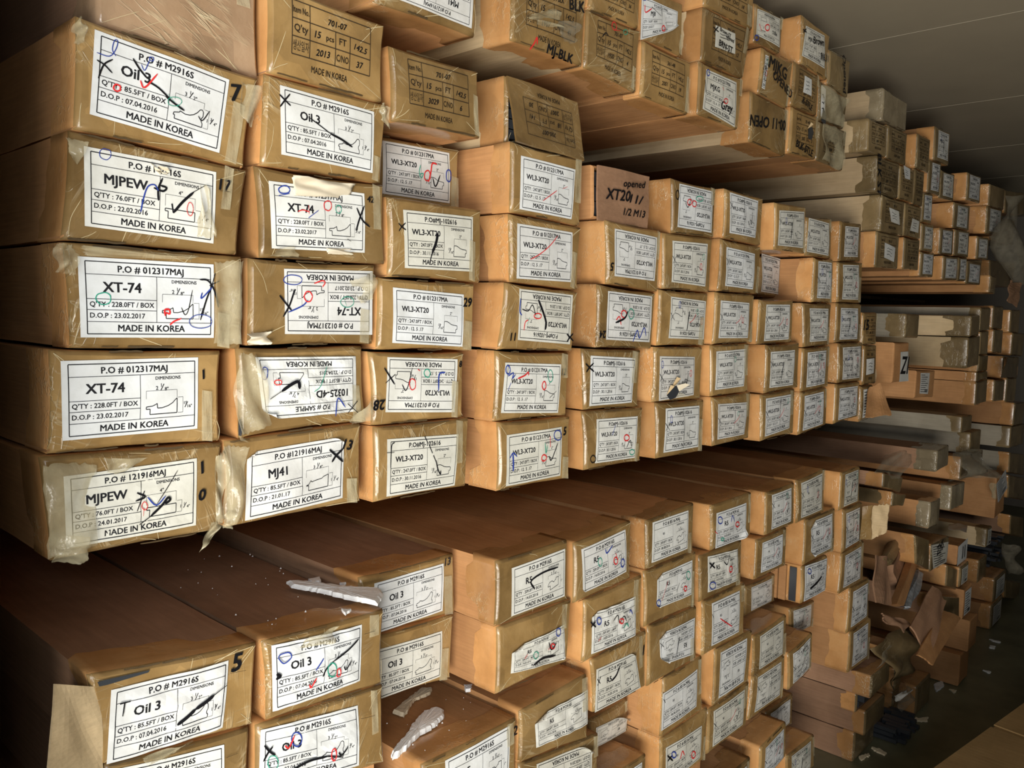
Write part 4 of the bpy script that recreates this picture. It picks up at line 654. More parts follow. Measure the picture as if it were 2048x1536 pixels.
('N6b',1100,[5429,1843,5666,1846,5668,1707,5431,1712],'',None,0,[],[],'taped box with orange edge,right end of top row,far middle shelf'),
('N7a',1100,[4788,1719,4956,1724,4961,1596,4793,1597],'',None,0,[],[],'dark box beside the upper cream-sided box,second row,far middle shelf'),
('N7b',1100,[5069,1732,5276,1728,5272,1596,5065,1603],'',None,0,[],[],'taped box with shiny left edge,second row,far middle shelf'),
('N7c',1100,[5519,1712,5824,1707,5819,1564,5514,1578],'',None,0,[],[],'orange-sided box at right end of second row,far middle shelf'),
('N8a',1100,[4789,1597,4982,1596,4978,1508,4785,1509],'',None,0,[],[],'dark box beside the lower cream-sided box,third row,far middle shelf'),
('N8b',1100,[5338,1578,5725,1564,5720,1440,5333,1452],'',None,0,[],[],'orange box torn open on a black hole,third row,far middle shelf'),
('N9a',1100,[5165,1451,5406,1441,5400,1319,5160,1329],'',None,0,[],[],'shiny-edged dark box below the torn-open orange box,far middle shelf'),
('N9b',1100,[5462,1452,5705,1440,5699,1294,5456,1304],'',None,0,[],[],'second shiny-edged dark box below the torn-open orange box,to the right'),
('N10',1100,[5711,1286,5979,1276,5974,1132,5706,1145],'',None,0,[],[],'long brown box under the shiny-edged dark boxes,at right edge'),
('N11',1100,[5654,1145,6030,1132,6024,1000,5649,1015],'',None,0,[],[],'long dull box under the long brown box,at right edge'),
('N12',1100,[4539,1294,4738,1290,4736,1208,4537,1212],'',None,0,[],[],'long grey box with small printed mark on its side,below the middle shelf gap'),
('O1',1100,[4152,1164,4343,1172,4347,1069,4156,1061],'',None,0,[],[],'grey film-wrapped flat box lying on top of the far lower heap'),
('O2',1100,[4728,1195,4944,1194,4944,1075,4727,1083],'',None,0,[],[],'grey carton behind the film-wrapped flat box,far lower heap'),
('O3',1100,[4589,1083,5016,1075,5011,942,4584,960],'',None,0,[],[],'orange box with burst shiny plastic bag on its end,far lower heap'),
('O4',1100,[5384,871,5613,880,5623,633,5393,624],'xx',[5377,834,5592,895,5670,768,5436,715],0,[],[],'big brown box with white label hanging at its corner,far lower heap'),
('O5',1100,[4441,955,4687,945,4682,821,4436,830],'',None,0,[],[],'yellowish box in shiny bubble film,middle of far lower heap'),
('O6',1100,[4096,929,4262,923,4257,794,4091,801],'',None,0,[],[],'rounded film-wrapped bundle box below the yellowish shiny box'),
('P2',1050,[3981,759,4252,748,4247,620,3976,631],'xx',[3966,760,4242,723,4232,625,4016,639],0,[],[('ZMS',4096,725,40,10)],'box with big white rounded label,front of the far lower heap'),
('P3',1040,[4383,677,4553,677,4553,575,4383,575],'plain',[4385,672,4555,683,4554,577,4383,575],0,[],[('11',4477,629,59,0)],'box with bold black twin stroke label,right of the big rounded label'),
('P4',1019,[4372,575,4522,575,4522,472,4372,472],'xx',[4392,563,4505,563,4505,482,4392,482],0,[],[],'box directly below the bold twin stroke label box'),
('P5',994,[4361,472,4511,472,4511,321,4361,321],'xx',[4377,458,4490,458,4490,336,4377,336],0,[],[],'brown box with labels on two faces,far lower heap'),
('P6',964,[4381,321,4531,321,4531,161,4381,161],'',None,0,[],[],'brown box below the two-faced label box,beside the aisle'),
('P7',981,[4320,161,4487,161,4487,1,4320,1],'',None,0,[],[],'tall brown box standing on the floor with a dark slit,far heap'),
('P9',1100,[5237,595,5357,591,5353,478,5233,483],'xx',[5255,582,5342,579,5339,489,5251,492],0,[],[],'cream-sided small box below the big brown box,far lower heap'),
('P10',1111,[5161,423,5340,423,5340,289,5161,289],'',None,0,[],[],'orange-sided box left of the broken moulding bundle'),
('P12',1060,[5327,288,5607,288,5607,146,5327,146],'xx',[5366,271,5569,271,5569,158,5366,158],0,[],[],'reddish taped box under the broken moulding bundle'),
('P13',1055,[5274,146,5539,146,5539,1,5274,1],'xx',[5311,128,5507,128,5507,15,5311,15],0,[],[],'reddish taped box with pale label near the floor,far end'),
('R1',1120,[3566,386,3696,381,3692,283,3563,289],'',None,0,[],[],'small reddish shiny taped box sticking out beside the lower stack'),
('L12',1100,[409,1151,626,1125,621,999,397,1032],'oil',[423,1140,580,1115,577,1020,418,1042],0,[('k',1.0,[582,1095,601,1094])],[],'cardboard box with white label,second row down of lower stack,first column from left'),
('L22',1100,[633,1123,883,1108,887,960,630,995],'oil',[641,1114,824,1090,828,981,636,1018],0,[('k',3.3,[645,1089,654,1076,663,1067]),('k',3.3,[659,1082,650,1074,643,1064]),('b',2.1,[711,1075,709,1069,704,1066,699,1068,694,1074,692,1082,694,1088,699,1090,704,1088,709,1082,711,1075]),('r',2.7,[680,1076,687,1070,698,1086]),('g',1.5,[668,1052,666,1046,662,1044,656,1046,652,1052,650,1060,652,1066,656,1068,662,1066,666,1060,668,1052]),('r',2.2,[777,1022,776,1017,774,1014,771,1015,768,1020,767,1026,768,1032,771,1035,774,1034,776,1029,777,1022]),('k',4.1,[689,1030,724,1033,760,1027]),('k',4.3,[760,1027,791,1013]),('k',2.9,[781,1025,788,1018,800,1027]),('k',1.2,[827,1067,858,1061])],[],'cardboard box with white label,second row down of lower stack,second column from left'),
('L32',1200,[906,1152,1147,1139,1140,1001,909,1023],'oil',[934,1123,1110,1113,1109,1017,934,1023],0,[],[],'cardboard box with white label,second row down of lower stack,third column from left'),
('L33',1100,[973,921,1239,919,1241,768,978,777],'r5',[1030,908,1213,910,1214,790,1033,794],0,[],[('2',1229,894,20,0)],'cardboard box with scattered white foam on its bare top,third column,lower stack'),
('L44',1100,[1246,812,1533,775,1540,628,1250,680],'r5-',[1301,791,1502,764,1507,649,1304,684],0,[],[],'cardboard box with upside-down white label,fourth row down of lower stack,fourth column from left'),
('L54',1200,[1622,736,1801,733,1808,638,1631,645],'r5-',[1653,705,1799,700,1791,644,1652,651],0,[],[],'cardboard box with upside-down white label,fourth row down of lower stack,fifth column from left'),
('L55',1100,[1543,645,1745,638,1749,524,1549,528],'r5',[1568,630,1721,625,1724,536,1573,540],0,[],[],'cardboard box with white label,fifth row down of lower stack,fifth column from left'),
('L65',1100,[1810,651,2060,653,2061,498,1812,503],'r8',[1834,619,2020,613,2020,517,1837,506],0,[('k',4.7,[1840,596,1854,583,1867,571]),('k',4.8,[1865,587,1852,584,1843,579]),('b',3.6,[1881,582,1880,578,1875,577,1868,579,1863,585,1861,591,1862,595,1867,596,1874,593,1879,588,1881,582]),('r',3.6,[1903,562,1912,581,1924,565]),('r',3.7,[1987,540,1986,535,1980,533,1973,536,1968,542,1965,549,1967,554,1972,556,1979,553,1985,547,1987,540])],[],'cardboard box with white label,fifth row down of lower stack,sixth column from left'),
('L76',1100,[2093,392,2351,387,2352,243,2093,253],'r8-',[2136,375,2318,371,2319,262,2136,268],0,[],[],'cardboard box with upside-down white label,sixth row down of lower stack,seventh column from left'),
('L83',1190,[2442,893,2663,889,2668,786,2447,790],'r8',[2481,881,2633,878,2637,798,2485,801],0,[],[],'cardboard box with white label,third row down of lower stack,eighth column from left'),
('L86',1100,[2417,390,2608,410,2615,282,2417,257],'r8-',[2448,378,2584,393,2590,291,2448,273],0,[],[],'cardboard box with upside-down white label,sixth row down of lower stack,eighth column from left'),
('L94',1190,[2799,727,3019,705,3023,602,2808,614],'r8',[2825,713,2982,698,2986,614,2832,623],0,[],[],'cardboard box with white label,fourth row down of lower stack,ninth column from left'),
('L96',1190,[2648,394,2866,391,2873,270,2651,279],'r8',[2677,380,2838,378,2843,286,2679,292],0,[],[],'cardboard box with white label,sixth row down of lower stack,ninth column from left'),
('L97',1100,[2625,279,2858,270,2872,142,2631,147],'r8-',[2660,266,2821,260,2831,158,2666,162],0,[],[],'cardboard box with upside-down white label,seventh row down of lower stack,ninth column from left'),
('LA3',1100,[3021,903,3250,910,3264,743,3013,747],'r8-',[3052,890,3213,894,3221,765,3048,767],0,[],[],'cardboard box with upside-down white label,third row down of lower stack,tenth column from left'),
('Uc2',1100,[1428,2511,1604,2509,1598,2408,1409,2401],'',None,('701-07','15','142.5','2010','36',0),[],[],'stamped box cut by the top edge,above the red scribbled stamped box'),
('Uf0',1100,[1877,2650,2143,2667,2143,2548,1878,2539],'',None,('701-02','15','142.5','2007','18',0),[],[],'stamped box at the top edge,on the box with the handwritten note'),
('Uh0',1100,[2150,2624,2326,2629,2314,2524,2154,2519],'mjkg-',[2158,2608,2300,2620,2303,2540,2159,2539],0,[('r',3.2,[2170,2571,2184,2556]),('r',3.2,[2225,2575,2223,2570,2218,2565,2210,2563,2204,2565,2201,2569,2203,2574,2209,2578,2216,2580,2222,2579,2225,2575]),('b',3.2,[2171,2534,2169,2530,2164,2526,2157,2524,2151,2525,2148,2528,2150,2533,2155,2537,2163,2538,2169,2538,2171,2534])],[],'box with upside-down white label and red marks,on the sprawling handwriting box'),
('Um',1100,[2668,2626,2843,2631,2835,2505,2667,2515],'',None,0,[],[('Opened',2785,2574,26,-80)],'torn box end with vertical black handwriting,right end of upper stack'),
('Un',1100,[2604,2515,2835,2505,2816,2400,2608,2392],'note',[2610,2501,2646,2496,2651,2401,2618,2407],0,[],[],'film-wrapped box with folded white paper strip,right end of upper stack'),
('Uo',1100,[2613,2392,2847,2400,2827,2263,2609,2269],'',None,('701-04','15','142.5','2008','31',0),[],[],'crumpled stamped box at lower right corner of upper stack'),
('MB1',1100,[3099,1794,3240,1795,3250,1672,3103,1672],'',None,('701-02','15','142.5','2006','15',0),[],[('15',3122,1747,37,0)],'stamped recessed box with bold number,right beyond tenth column of middle stack'),
('MB2',1100,[3130,1672,3256,1672,3270,1521,3138,1521],'note',[3148,1620,3227,1622,3231,1565,3153,1560],('701-02','15','142.5','2006','16',0),[],[],'stamped recessed box with small white note,beyond tenth column of middle stack'),
('MB3',1100,[3119,1521,3244,1521,3244,1393,3125,1383],'xx',[3138,1506,3225,1507,3226,1404,3142,1398],0,[],[],'recessed box at bottom,behind the dangling flap beside the middle stack')]


GROUP = {'M': 'boxes of the middle stack', 'L': 'boxes of the lower stack', 'U': 'boxes of the upper stack', 'V': 'boxes of the far upper stack', 'N': 'boxes on the far middle shelf', 'O': 'boxes of the far lower heap', 'P': 'boxes of the far lower heap', 'R': 'boxes of the lower stack'}
OPEN = {'M40', 'M50', 'N8b'}
PEEL = {'L42': [(0, .24), (2, .1)], 'L43': [(0, .26)], 'L53': [(1, .16)], 'L63': [(3, .3), (0, .2)], 'L62': [(0, .16), (3, .14)], 'L54': [(1, .5)], 'L71': [(2, .28)], 'L92': [(0, .2), (3, .22)], 'Ue': [(2, .35)], 'M24': [(3, .2)], 'M25': [(0, .12), (1, .14)], 'L44': [(1, .3)], 'L52': [(0, .12)], 'L51': [(3, .08)]}
WRK = {'M24': .008, 'L11': .006, 'L21': .005, 'L42': .006, 'L52': .007, 'L43': .005, 'L72': .005, 'M15': .003, 'M25': .003, 'L22': .004, 'L93': .003, 'MA3': .003, 'M93': .004, 'L95': .004}
MATS = {'N1': 'cream', 'N2': 'cream', 'N0': 'grey', 'Na': 'grey', 'N12': 'grey', 'N11': 'grey', 'O1': 'brown', 'O2': 'grey', 'M10': 'brown', 'M20': 'brown', 'P9': 'cream', 'N17': 'kraft', 'Va': 'khaki', 'Vb': 'cream',  'Vf': 'khaki', 'Vo': 'khaki', 'Ui': 'khaki', 'Uf': 'cream', 'Ub': 'cream', 'M40': 'cream'}
NOTAPE = {'N17', 'O4', 'M50', 'N3', 'P3', 'P5', 'P7', 'P6'}
NOMARK = {'M14', 'M33', 'L31', 'L32', 'L33', 'L12', 'L43', 'L44', 'L61', 'M81', 'Ua', 'L83', 'M51', 'L54', 'L84', 'L74'}
roots = {}
for idx, (key, y, quad, kind, lab, stamp, strokes, hands, desc) in enumerate(BOXES):
    y = y / 1000; q = np.array(quad, float).reshape(4, 2) / 1000
    c = q.mean(0); q = q + (c - q) / np.linalg.norm(c - q, axis=1)[:, None] * .0022
    far = key[0] in 'VNOP'
    F = Front(q, y, 100 + idx, .004 if not far else .003)
    rng = np.random.default_rng(500 + idx)
    base = (c[0], y, q[:, 1].min())
    root = empty('cardboard_box', base); tag(root, desc, 'box', GROUP[key[0]]); roots[key] = root
    opened = key in OPEN
    L = 2.85 if key[0] in 'MUL' else 2.6
    if key in ('R1', 'LC1'): L = .5
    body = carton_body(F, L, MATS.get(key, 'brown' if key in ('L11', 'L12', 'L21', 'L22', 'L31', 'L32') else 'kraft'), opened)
    if key in NOTAPE:
        for (P, Fc, mt) in hand_arts(hands) if not lab else []: body.add(plain_map(F, .0012)(P), Fc, mt)
    body.build('box_body', root, base)
    if key not in NOTAPE:
        mf = 'tape_dark' if key in ('Um', 'Un', 'Uo') or far else 'tape'
        if key == 'M10': mf = 'wrapbrown'
        if key in ('Va', 'O1', 'O5', 'O6'): mf = 'wrap'
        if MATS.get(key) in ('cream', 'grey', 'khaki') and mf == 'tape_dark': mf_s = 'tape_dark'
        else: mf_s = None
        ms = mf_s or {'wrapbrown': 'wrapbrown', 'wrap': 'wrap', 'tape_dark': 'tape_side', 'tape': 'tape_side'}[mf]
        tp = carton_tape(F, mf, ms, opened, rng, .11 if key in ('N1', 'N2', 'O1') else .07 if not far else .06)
        if stamp and not opened:
            it, pc, ft, dt, no, fl = stamp; art = stamp_art(it, pc, ft, dt, no)
            for (P, Fc, mt) in art:
                a = .17 + P[:, 0] * .68; b = .12 - P[:, 1] * 1.22
                if fl: a, b = 1 - a, 1 - b
                tp.add(plain_map(F, .0019)(F.bil(np.stack([a, b], 1))), Fc, mt)
        for (P, Fc, mt) in hand_arts(hands) if not opened else []: tp.add(plain_map(F, .0036)(P), Fc, mt)
        if not lab:
            for cc, wd, pts in strokes:
                V2, F2 = ribbon(np.array(pts, float).reshape(-1, 2) / 1000, wd / 1000); tp.add(plain_map(F, .003)(V2), F2, cc)
        if key[0] in 'MLU' or far:
            for k_ in range(int(rng.integers(4, 10)) if not far else 3):   # folds in the tape running in from the corners and edges
                cu, cv = (float(rng.integers(0, 2)), float(rng.integers(0, 2))) if rng.random() < .6 else (rng.random(), float(rng.integers(0, 2)))
                ang = rng.uniform(0, 1.57); ln = rng.uniform(.02, .07); du, dv = math.cos(ang) * ln / F.w * (1 if cu < .5 else -1), math.sin(ang) * ln / F.h * (1 if cv < .5 else -1)
                cu += (.02 if cu < .5 else -.02) + rng.uniform(-.01, .01); cv += .03 if cv < .5 else -.03
                uvp = np.clip(np.array([(cu, cv), (cu + du * .5 + rng.uniform(-.02, .02), cv + dv * .5), (cu + du, cv + dv)]), .015, .985)
                V2, F2 = ribbon(F.bil(uvp), rng.uniform(.0004, .001)); tp.add(plain_map(F, .0014)(V2), F2, 'crease')
            for k_ in range(int(rng.integers(2, 6))):   # rubbed, dirty edges
                ev = rng.choice([.012, .985]); ua = rng.uniform(.02, .6); ub = ua + rng.uniform(.08, .35)
                uvp = np.array([(ua + (min(ub, .98) - ua) * t_, ev + rng.uniform(-.006, .006)) for t_ in np.linspace(0, 1, 6)])
                V2, F2 = ribbon(F.bil(uvp), rng.uniform(.0012, .003)); tp.add(plain_map(F, .00135)(V2), F2, 'grime')
        tp.build('packing_tape', root, base, smooth=True)
    if lab:
        lo = make_label(F, lab, kind, strokes, 900 + idx, root, base, PEEL.get(key, ()), WRK.get(key, .0008 if not far else 0), 'shipping_label' if kind != 'note' else 'paper_note', key not in NOMARK)
        if key in NOTAPE and hands:
            mb = MB()
            for (P, Fc, mt) in hand_arts(hands): mb.add(plain_map(F, .0036)(P), Fc, mt)
            mb.build('marker_writing', lo, base)
    # loose strips of clear tape over the near boxes
    if key[0] in 'MLU' and key not in NOTAPE and not opened and rng.random() < .75:
        u = rng.uniform(.86, .94); hw = rng.uniform(.025, .05); v0, v1 = (-.01, rng.uniform(.3, .7)) if rng.random() < .5 else (rng.uniform(.3, .7), 1.01)
        cs = F.bil(np.array([(u - hw, max(v0, .01)), (u + hw, max(v0, .01) + .02), (u + hw * 1.1, min(v1, .99)), (u - hw, min(v1, .97))])); 
        yy = F.fy(cs) - .0042
        sheet(np.column_stack([cs[:, 0], yy, cs[:, 1]]), 5, 6, .0003, 'loose', 40 + idx, .0003).build('tape_strip', root, base)
    F_last = F
    roots[key + '_F'] = F; roots[key + '_b'] = base
# ------------------------------------------------------------------ the room
structure('floor', -4, 9.2, -1.75, 4.3, -.08, 0, 'floor')
structure('ceiling', .2, 9.2, -1.75, 4.3, 2.78, 2.86, 'ceil')
structure('wall_back', .2, 9.2, 4.2, 4.3, 0, 2.78, 'wall')
structure('wall_far', 9.1, 9.2, -1.75, 4.2, 0, 2.78, 'wall')
structure('wall_right', 1.0, 9.1, -1.75, -1.65, 0, 2.78, 'wall')
structure('wall_left', .14, .2, .87, 4.3, 0, 2.86, 'wall')
for i, x in enumerate((2.0, 3.15, 4.30, 5.45, 6.6)):
    structure('trim_%d' % (i + 1), x - .0012, x + .0012, -1.65, 4.2, 2.779, 2.781, 'seam')
# ------------------------------------------------------------------ racks: beams and boards set well back from the box ends
def rack(x0, x1, levels, label):
    r = empty('storage_rack', ((x0 + x1) / 2, 3.0, 0)); tag(r, label, 'rack')
    O = ((x0 + x1) / 2, 3.0, 0)
    for xa, xb, z, yy in levels:
        mb = MB(); boxmb(mb, xa, xb, yy, 4.06, z - .018, z - .0005, 'deck'); mb.build('shelf_board', r, O)
        mb = MB(); boxmb(mb, xa, xb, 4.0, 4.06, z - .08, z - .0182, 'steel'); mb.build('beam', r, O)
    for x in (x0 + .02, x1 - .02):
        mb = MB(); boxmb(mb, x - .02, x + .02, 4.062, 4.11, .001, 2.7, 'steel'); mb.build('upright', r, O)
    return r
BZ = lambda keys: min(roots[k].location.z for k in keys)
mz = BZ(['M15', 'M25', 'M35', 'M45', 'M54', 'M64', 'M74', 'M84', 'M94', 'MA4'])
uz = BZ(['Ub', 'Uc', 'Ud', 'Ug', 'Ui', 'Ul', 'Uo'])
rack(.3, 3.0, [(.3, 3.1, mz, 1.9), (.85, 1.56, BZ(['Ua', 'Ub', 'Uc', 'Ud', 'Ug']), 2.3), (1.57, 2.98, uz, 2.3)], 'dark steel rack with boards, in the shadow under the middle and upper stacks')
rack(3.2, 6.6, [(3.5, 5.4, BZ(['N3', 'N5', 'N9a']), 1.9), (3.14, 6.6, BZ(['V1', 'V2', 'Vx', 'Vz', 'Vt']), 1.9)], 'dark steel rack with boards, in the shadow under the far stacks')
# ------------------------------------------------------------------ boxes under the picture that carry the lower stack
hid = {'L12': 8, 'L22': 8, 'L33': 8, 'L44': 8, 'L55': 8, 'L65': 8, 'L76': 8, 'L86': 8, 'L97': 8}
proto = None
for key, n in hid.items():
    rt = roots[key]; top = rt.location.z - .003; F = roots[key + '_F']; nn = max(1, round(top / .135)); h = top / nn
    for i in range(nn):
        mb = MB(); boxmb(mb, F.x0 + .004, F.x1 - .004, 1.1 + rnd.uniform(0, .03), 3.9, h * i, h * (i + 1) - .0015, 'kraft')
        o = mb.build('cardboard_box', None, ((F.x0 + F.x1) / 2, 1.1, h * i)); tag(o, 'plain cardboard box carrying the lower stack, below the picture edge', 'box', 'bottom boxes under the lower stack')
# ------------------------------------------------------------------ opened ends
def panel(key, corners, mat, name, seed, art=None, aw=1, ah=1, flip=False, thick=.004, amp=.0012, label=None, u0=0, v0=0, curl=0, ragged=0):
    rt = roots[key]; mb = sheet(corners, 10, 8, thick, mat, seed, amp, ragged, curl)
    if art: on_sheet(corners, art, aw, ah, mb, .0045, flip, u0, v0)
    o = mb.build(name, rt, tuple(rt.location))
    if label: o['label'] = label
    return o
FLAP = {'M40': [(1.1927, 1.125, 2.222),
 (1.4113, 1.12, 2.2154),
 (1.4059, 1.095, 2.0886),
 (1.171, 1.075, 2.0888)], 'M50': [(1.4803, 1.115, 2.092),
 (1.6989, 1.12, 2.0969),
 (1.68, 1.115, 1.9715),
 (1.4731, 1.105, 1.9711)], 'N8b': [(5.2671, 1.07, 1.5795),
 (5.6111, 1.08, 1.5647),
 (5.6258, 1.08, 1.4421),
 (4.835, 1.0, 1.4849)], 'L11': [(0.35, 1.085, 1.2878),
 (0.4079, 1.1, 1.2596),
 (0.4093, 1.1, 1.1408),
 (0.3303, 1.06, 1.1901)], 'LA2': [(3.1939, 1.06, 1.0658),
 (3.1812, 0.99, 1.0878),
 (3.2154, 1.01, 0.9633),
 (3.2068, 1.06, 0.9256)], 'LA2b': [(3.1805, 1.09, 1.0568),
 (3.2046, 1.06, 1.066),
 (3.2176, 1.06, 0.9254),
 (3.1749, 1.09, 0.9294)], 'MB3': [(3.1631, 1.09, 1.5134),
 (3.2114, 1.06, 1.5265),
 (3.1735, 1.0, 1.4178),
 (3.005, 1.04, 1.4232)]}
panel('M40', FLAP['M40'], 'tape', 'open_flap', 1, stamp_art('700-007', '18', '141', '2007', '30'), 1.45, .86, True, u0=.16, v0=.14)
h50 = []
put_text(h50, 'opened', .64, -.22, .13, 'k', 'c', .42, .014, .12, .25); put_text(h50, 'XT20', .34, -.48, .2, 'k', 'c', .46, .016, .06, .2); put_text(h50, '11/', .7, -.5, .16, 'k', 'c', None, .014, 0, .2); put_text(h50, '1/2 M13', .68, -.76, .13, 'k', 'c', .44, .014, .04, .2)
panel('M50', FLAP['M50'], 'brown', 'open_flap', 2, h50, 1, 1)
panel('N8b', FLAP['N8b'], 'tape_dark', 'open_flap', 3, ragged=.1)
panel('L11', FLAP['L11'], 'cream', 'open_flap', 4, label='cream cardboard flap', amp=.0008)
panel('LA2', FLAP['LA2'], 'cream', 'open_flap', 5, label='torn cream cardboard flap', ragged=.12, amp=.002)
panel('LA2', FLAP['LA2b'], 'tape', 'flap_edge', 15, ragged=.03, amp=.001)
panel('MB3', FLAP['MB3'], 'kraft', 'open_flap', 6, label='dangling cardboard flap', ragged=.05, amp=.003)
def bars(key, n, label, x0, x1, z0, z1, y):
    names = ['lowest', 'second lowest', 'middle', 'second highest', 'topmost']
    for i in range(n):
        h = (z1 - z0) / n; a, b = z0 + h * i + .0015, z0 + h * (i + 1) - .0015
        mb = MB(); pr = [(x0, a), (x1, a), (x1, a + (b - a) * .55), (x1 - (x1 - x0) * .25, a + (b - a) * .7), (x1 - (x1 - x0) * .5, b), (x0, b)]
        V = [(x, yy, z) for yy in (y + .002 * i, y + .22) for x, z in pr]; m = len(pr)
        mb.add(V, [tuple(range(m)), tuple(range(2 * m - 1, m - 1, -1))] + [(k, m + k, m + (k + 1) % m, (k + 1) % m) for k in range(m)], 'dark')
        o = mb.build('wood_moulding', None, ((x0 + x1) / 2, y, a)); tag(o, label % (names[i] if n == 5 else names[2 * i]), 'moulding', 'mouldings showing inside opened boxes')
for key, n, lb in (('M40', 5, 'black moulding end, %s of five inside the torn stamped box'), ('M50', 3, 'black moulding end, %s of three inside the box with large handwriting')):
    F = roots[key + '_F']; bars(key, n, lb, F.x0 + .014, F.x1 - .014, F.z0 + .014, F.z1 - .014, F.y + .008)
# holes and splits: flat black patch painted for the shade inside, torn edges
def hole(key, pts, mat, flaps, name='torn_hole'):
    rt = roots[key]; F = roots[key + '_F']; mb = MB(); P = np.array(pts, float); c = P.mean(0)
    V = np.vstack([c, P]); Y = F.fy(V) - .0042
    mb.add(np.column_stack([V[:, 0], Y, V[:, 1]]), [(0, 1 + (i + 1) % len(P), 1 + i) for i in range(len(P))], 'dark')
    for (a, b, dx, dz, out, m) in flaps:
        p, q_ = P[a], P[b]; t = (p + q_) / 2 + [dx, dz]
        mb.add([(p[0], F.y - .005, p[1]), (q_[0], F.y - .005, q_[1]), (t[0] + .006, F.y - out, t[1]), (t[0] - .006, F.y - out * .8, t[1] + .004)], [(0, 1, 2, 3)], m)
    o = mb.build(name, rt, tuple(rt.location)); o['label'] = 'torn dark hole'
HOLE = {'M63': [(1.7842, 1.5835), (1.8074, 1.5887), (1.823, 1.5725), (1.8097, 1.5579), (1.784, 1.5531), (1.7667, 1.5668)], 'Ul': [(2.5184, 2.3493), (2.5471, 2.3604), (2.5604, 2.346), (2.5486, 2.3195), (2.5184, 2.3206)], 'L11': [(0.4031, 1.2694), (0.4144, 1.2691), (0.4719, 1.2641), (0.4697, 1.2612), (0.4168, 1.2615), (0.4054, 1.2625)], 'Un': [(2.6206, 2.3905), (2.6303, 2.4358), (2.6573, 2.4144), (2.6533, 2.3855)], 'M24': [(0.6064, 1.5987), (0.6096, 1.5999), (0.6127, 1.5848), (0.611, 1.5746), (0.6063, 1.5765)]}
hole('M63', HOLE['M63'], 'dark', [(0, 1, .004, .022, .02, 'cream'), (1, 2, .02, .01, .025, 'paperback'), (2, 3, .03, -.006, .02, 'loose'), (5, 0, -.004, .014, .02, 'cream')])
hole('Ul', HOLE['Ul'], 'dark', [(0, 1, .005, .012, .012, 'cream'), (3, 4, .0, -.01, .01, 'tape_side')])
hole('L11', HOLE['L11'], 'dark', [], 'torn_slit')
hole('Un', HOLE['Un'], 'dark', [], 'torn_slit')
hole('M24', HOLE['M24'], 'dark', [(2, 3, .004, -.012, .014, 'tape'), (3, 4, .004, -.01, .012, 'loose')], 'torn_slit')
# side split of the ninth column box
rt = roots['L93']; F = roots['L93_F']; mb = MB(); ys = np.linspace(0, 1, 5)
for k in range(3):
    boxmb(mb, F.x0 - .012 - .0, F.x0 - .0035, F.y + .05 + .03 * k, F.y + .075 + .03 * k, F.z0 + .004, F.z1 - .004, 'kraft')
boxmb(mb, F.x0 - .006, F.x0 - .0025, F.y + .016, F.y + .04, F.z0 + .006, F.z1 - .006, 'dark'); mb.build('split_side', rt, tuple(rt.location))['label'] = 'dark gap in split side'  # black strip on the side paints the shade within the gap
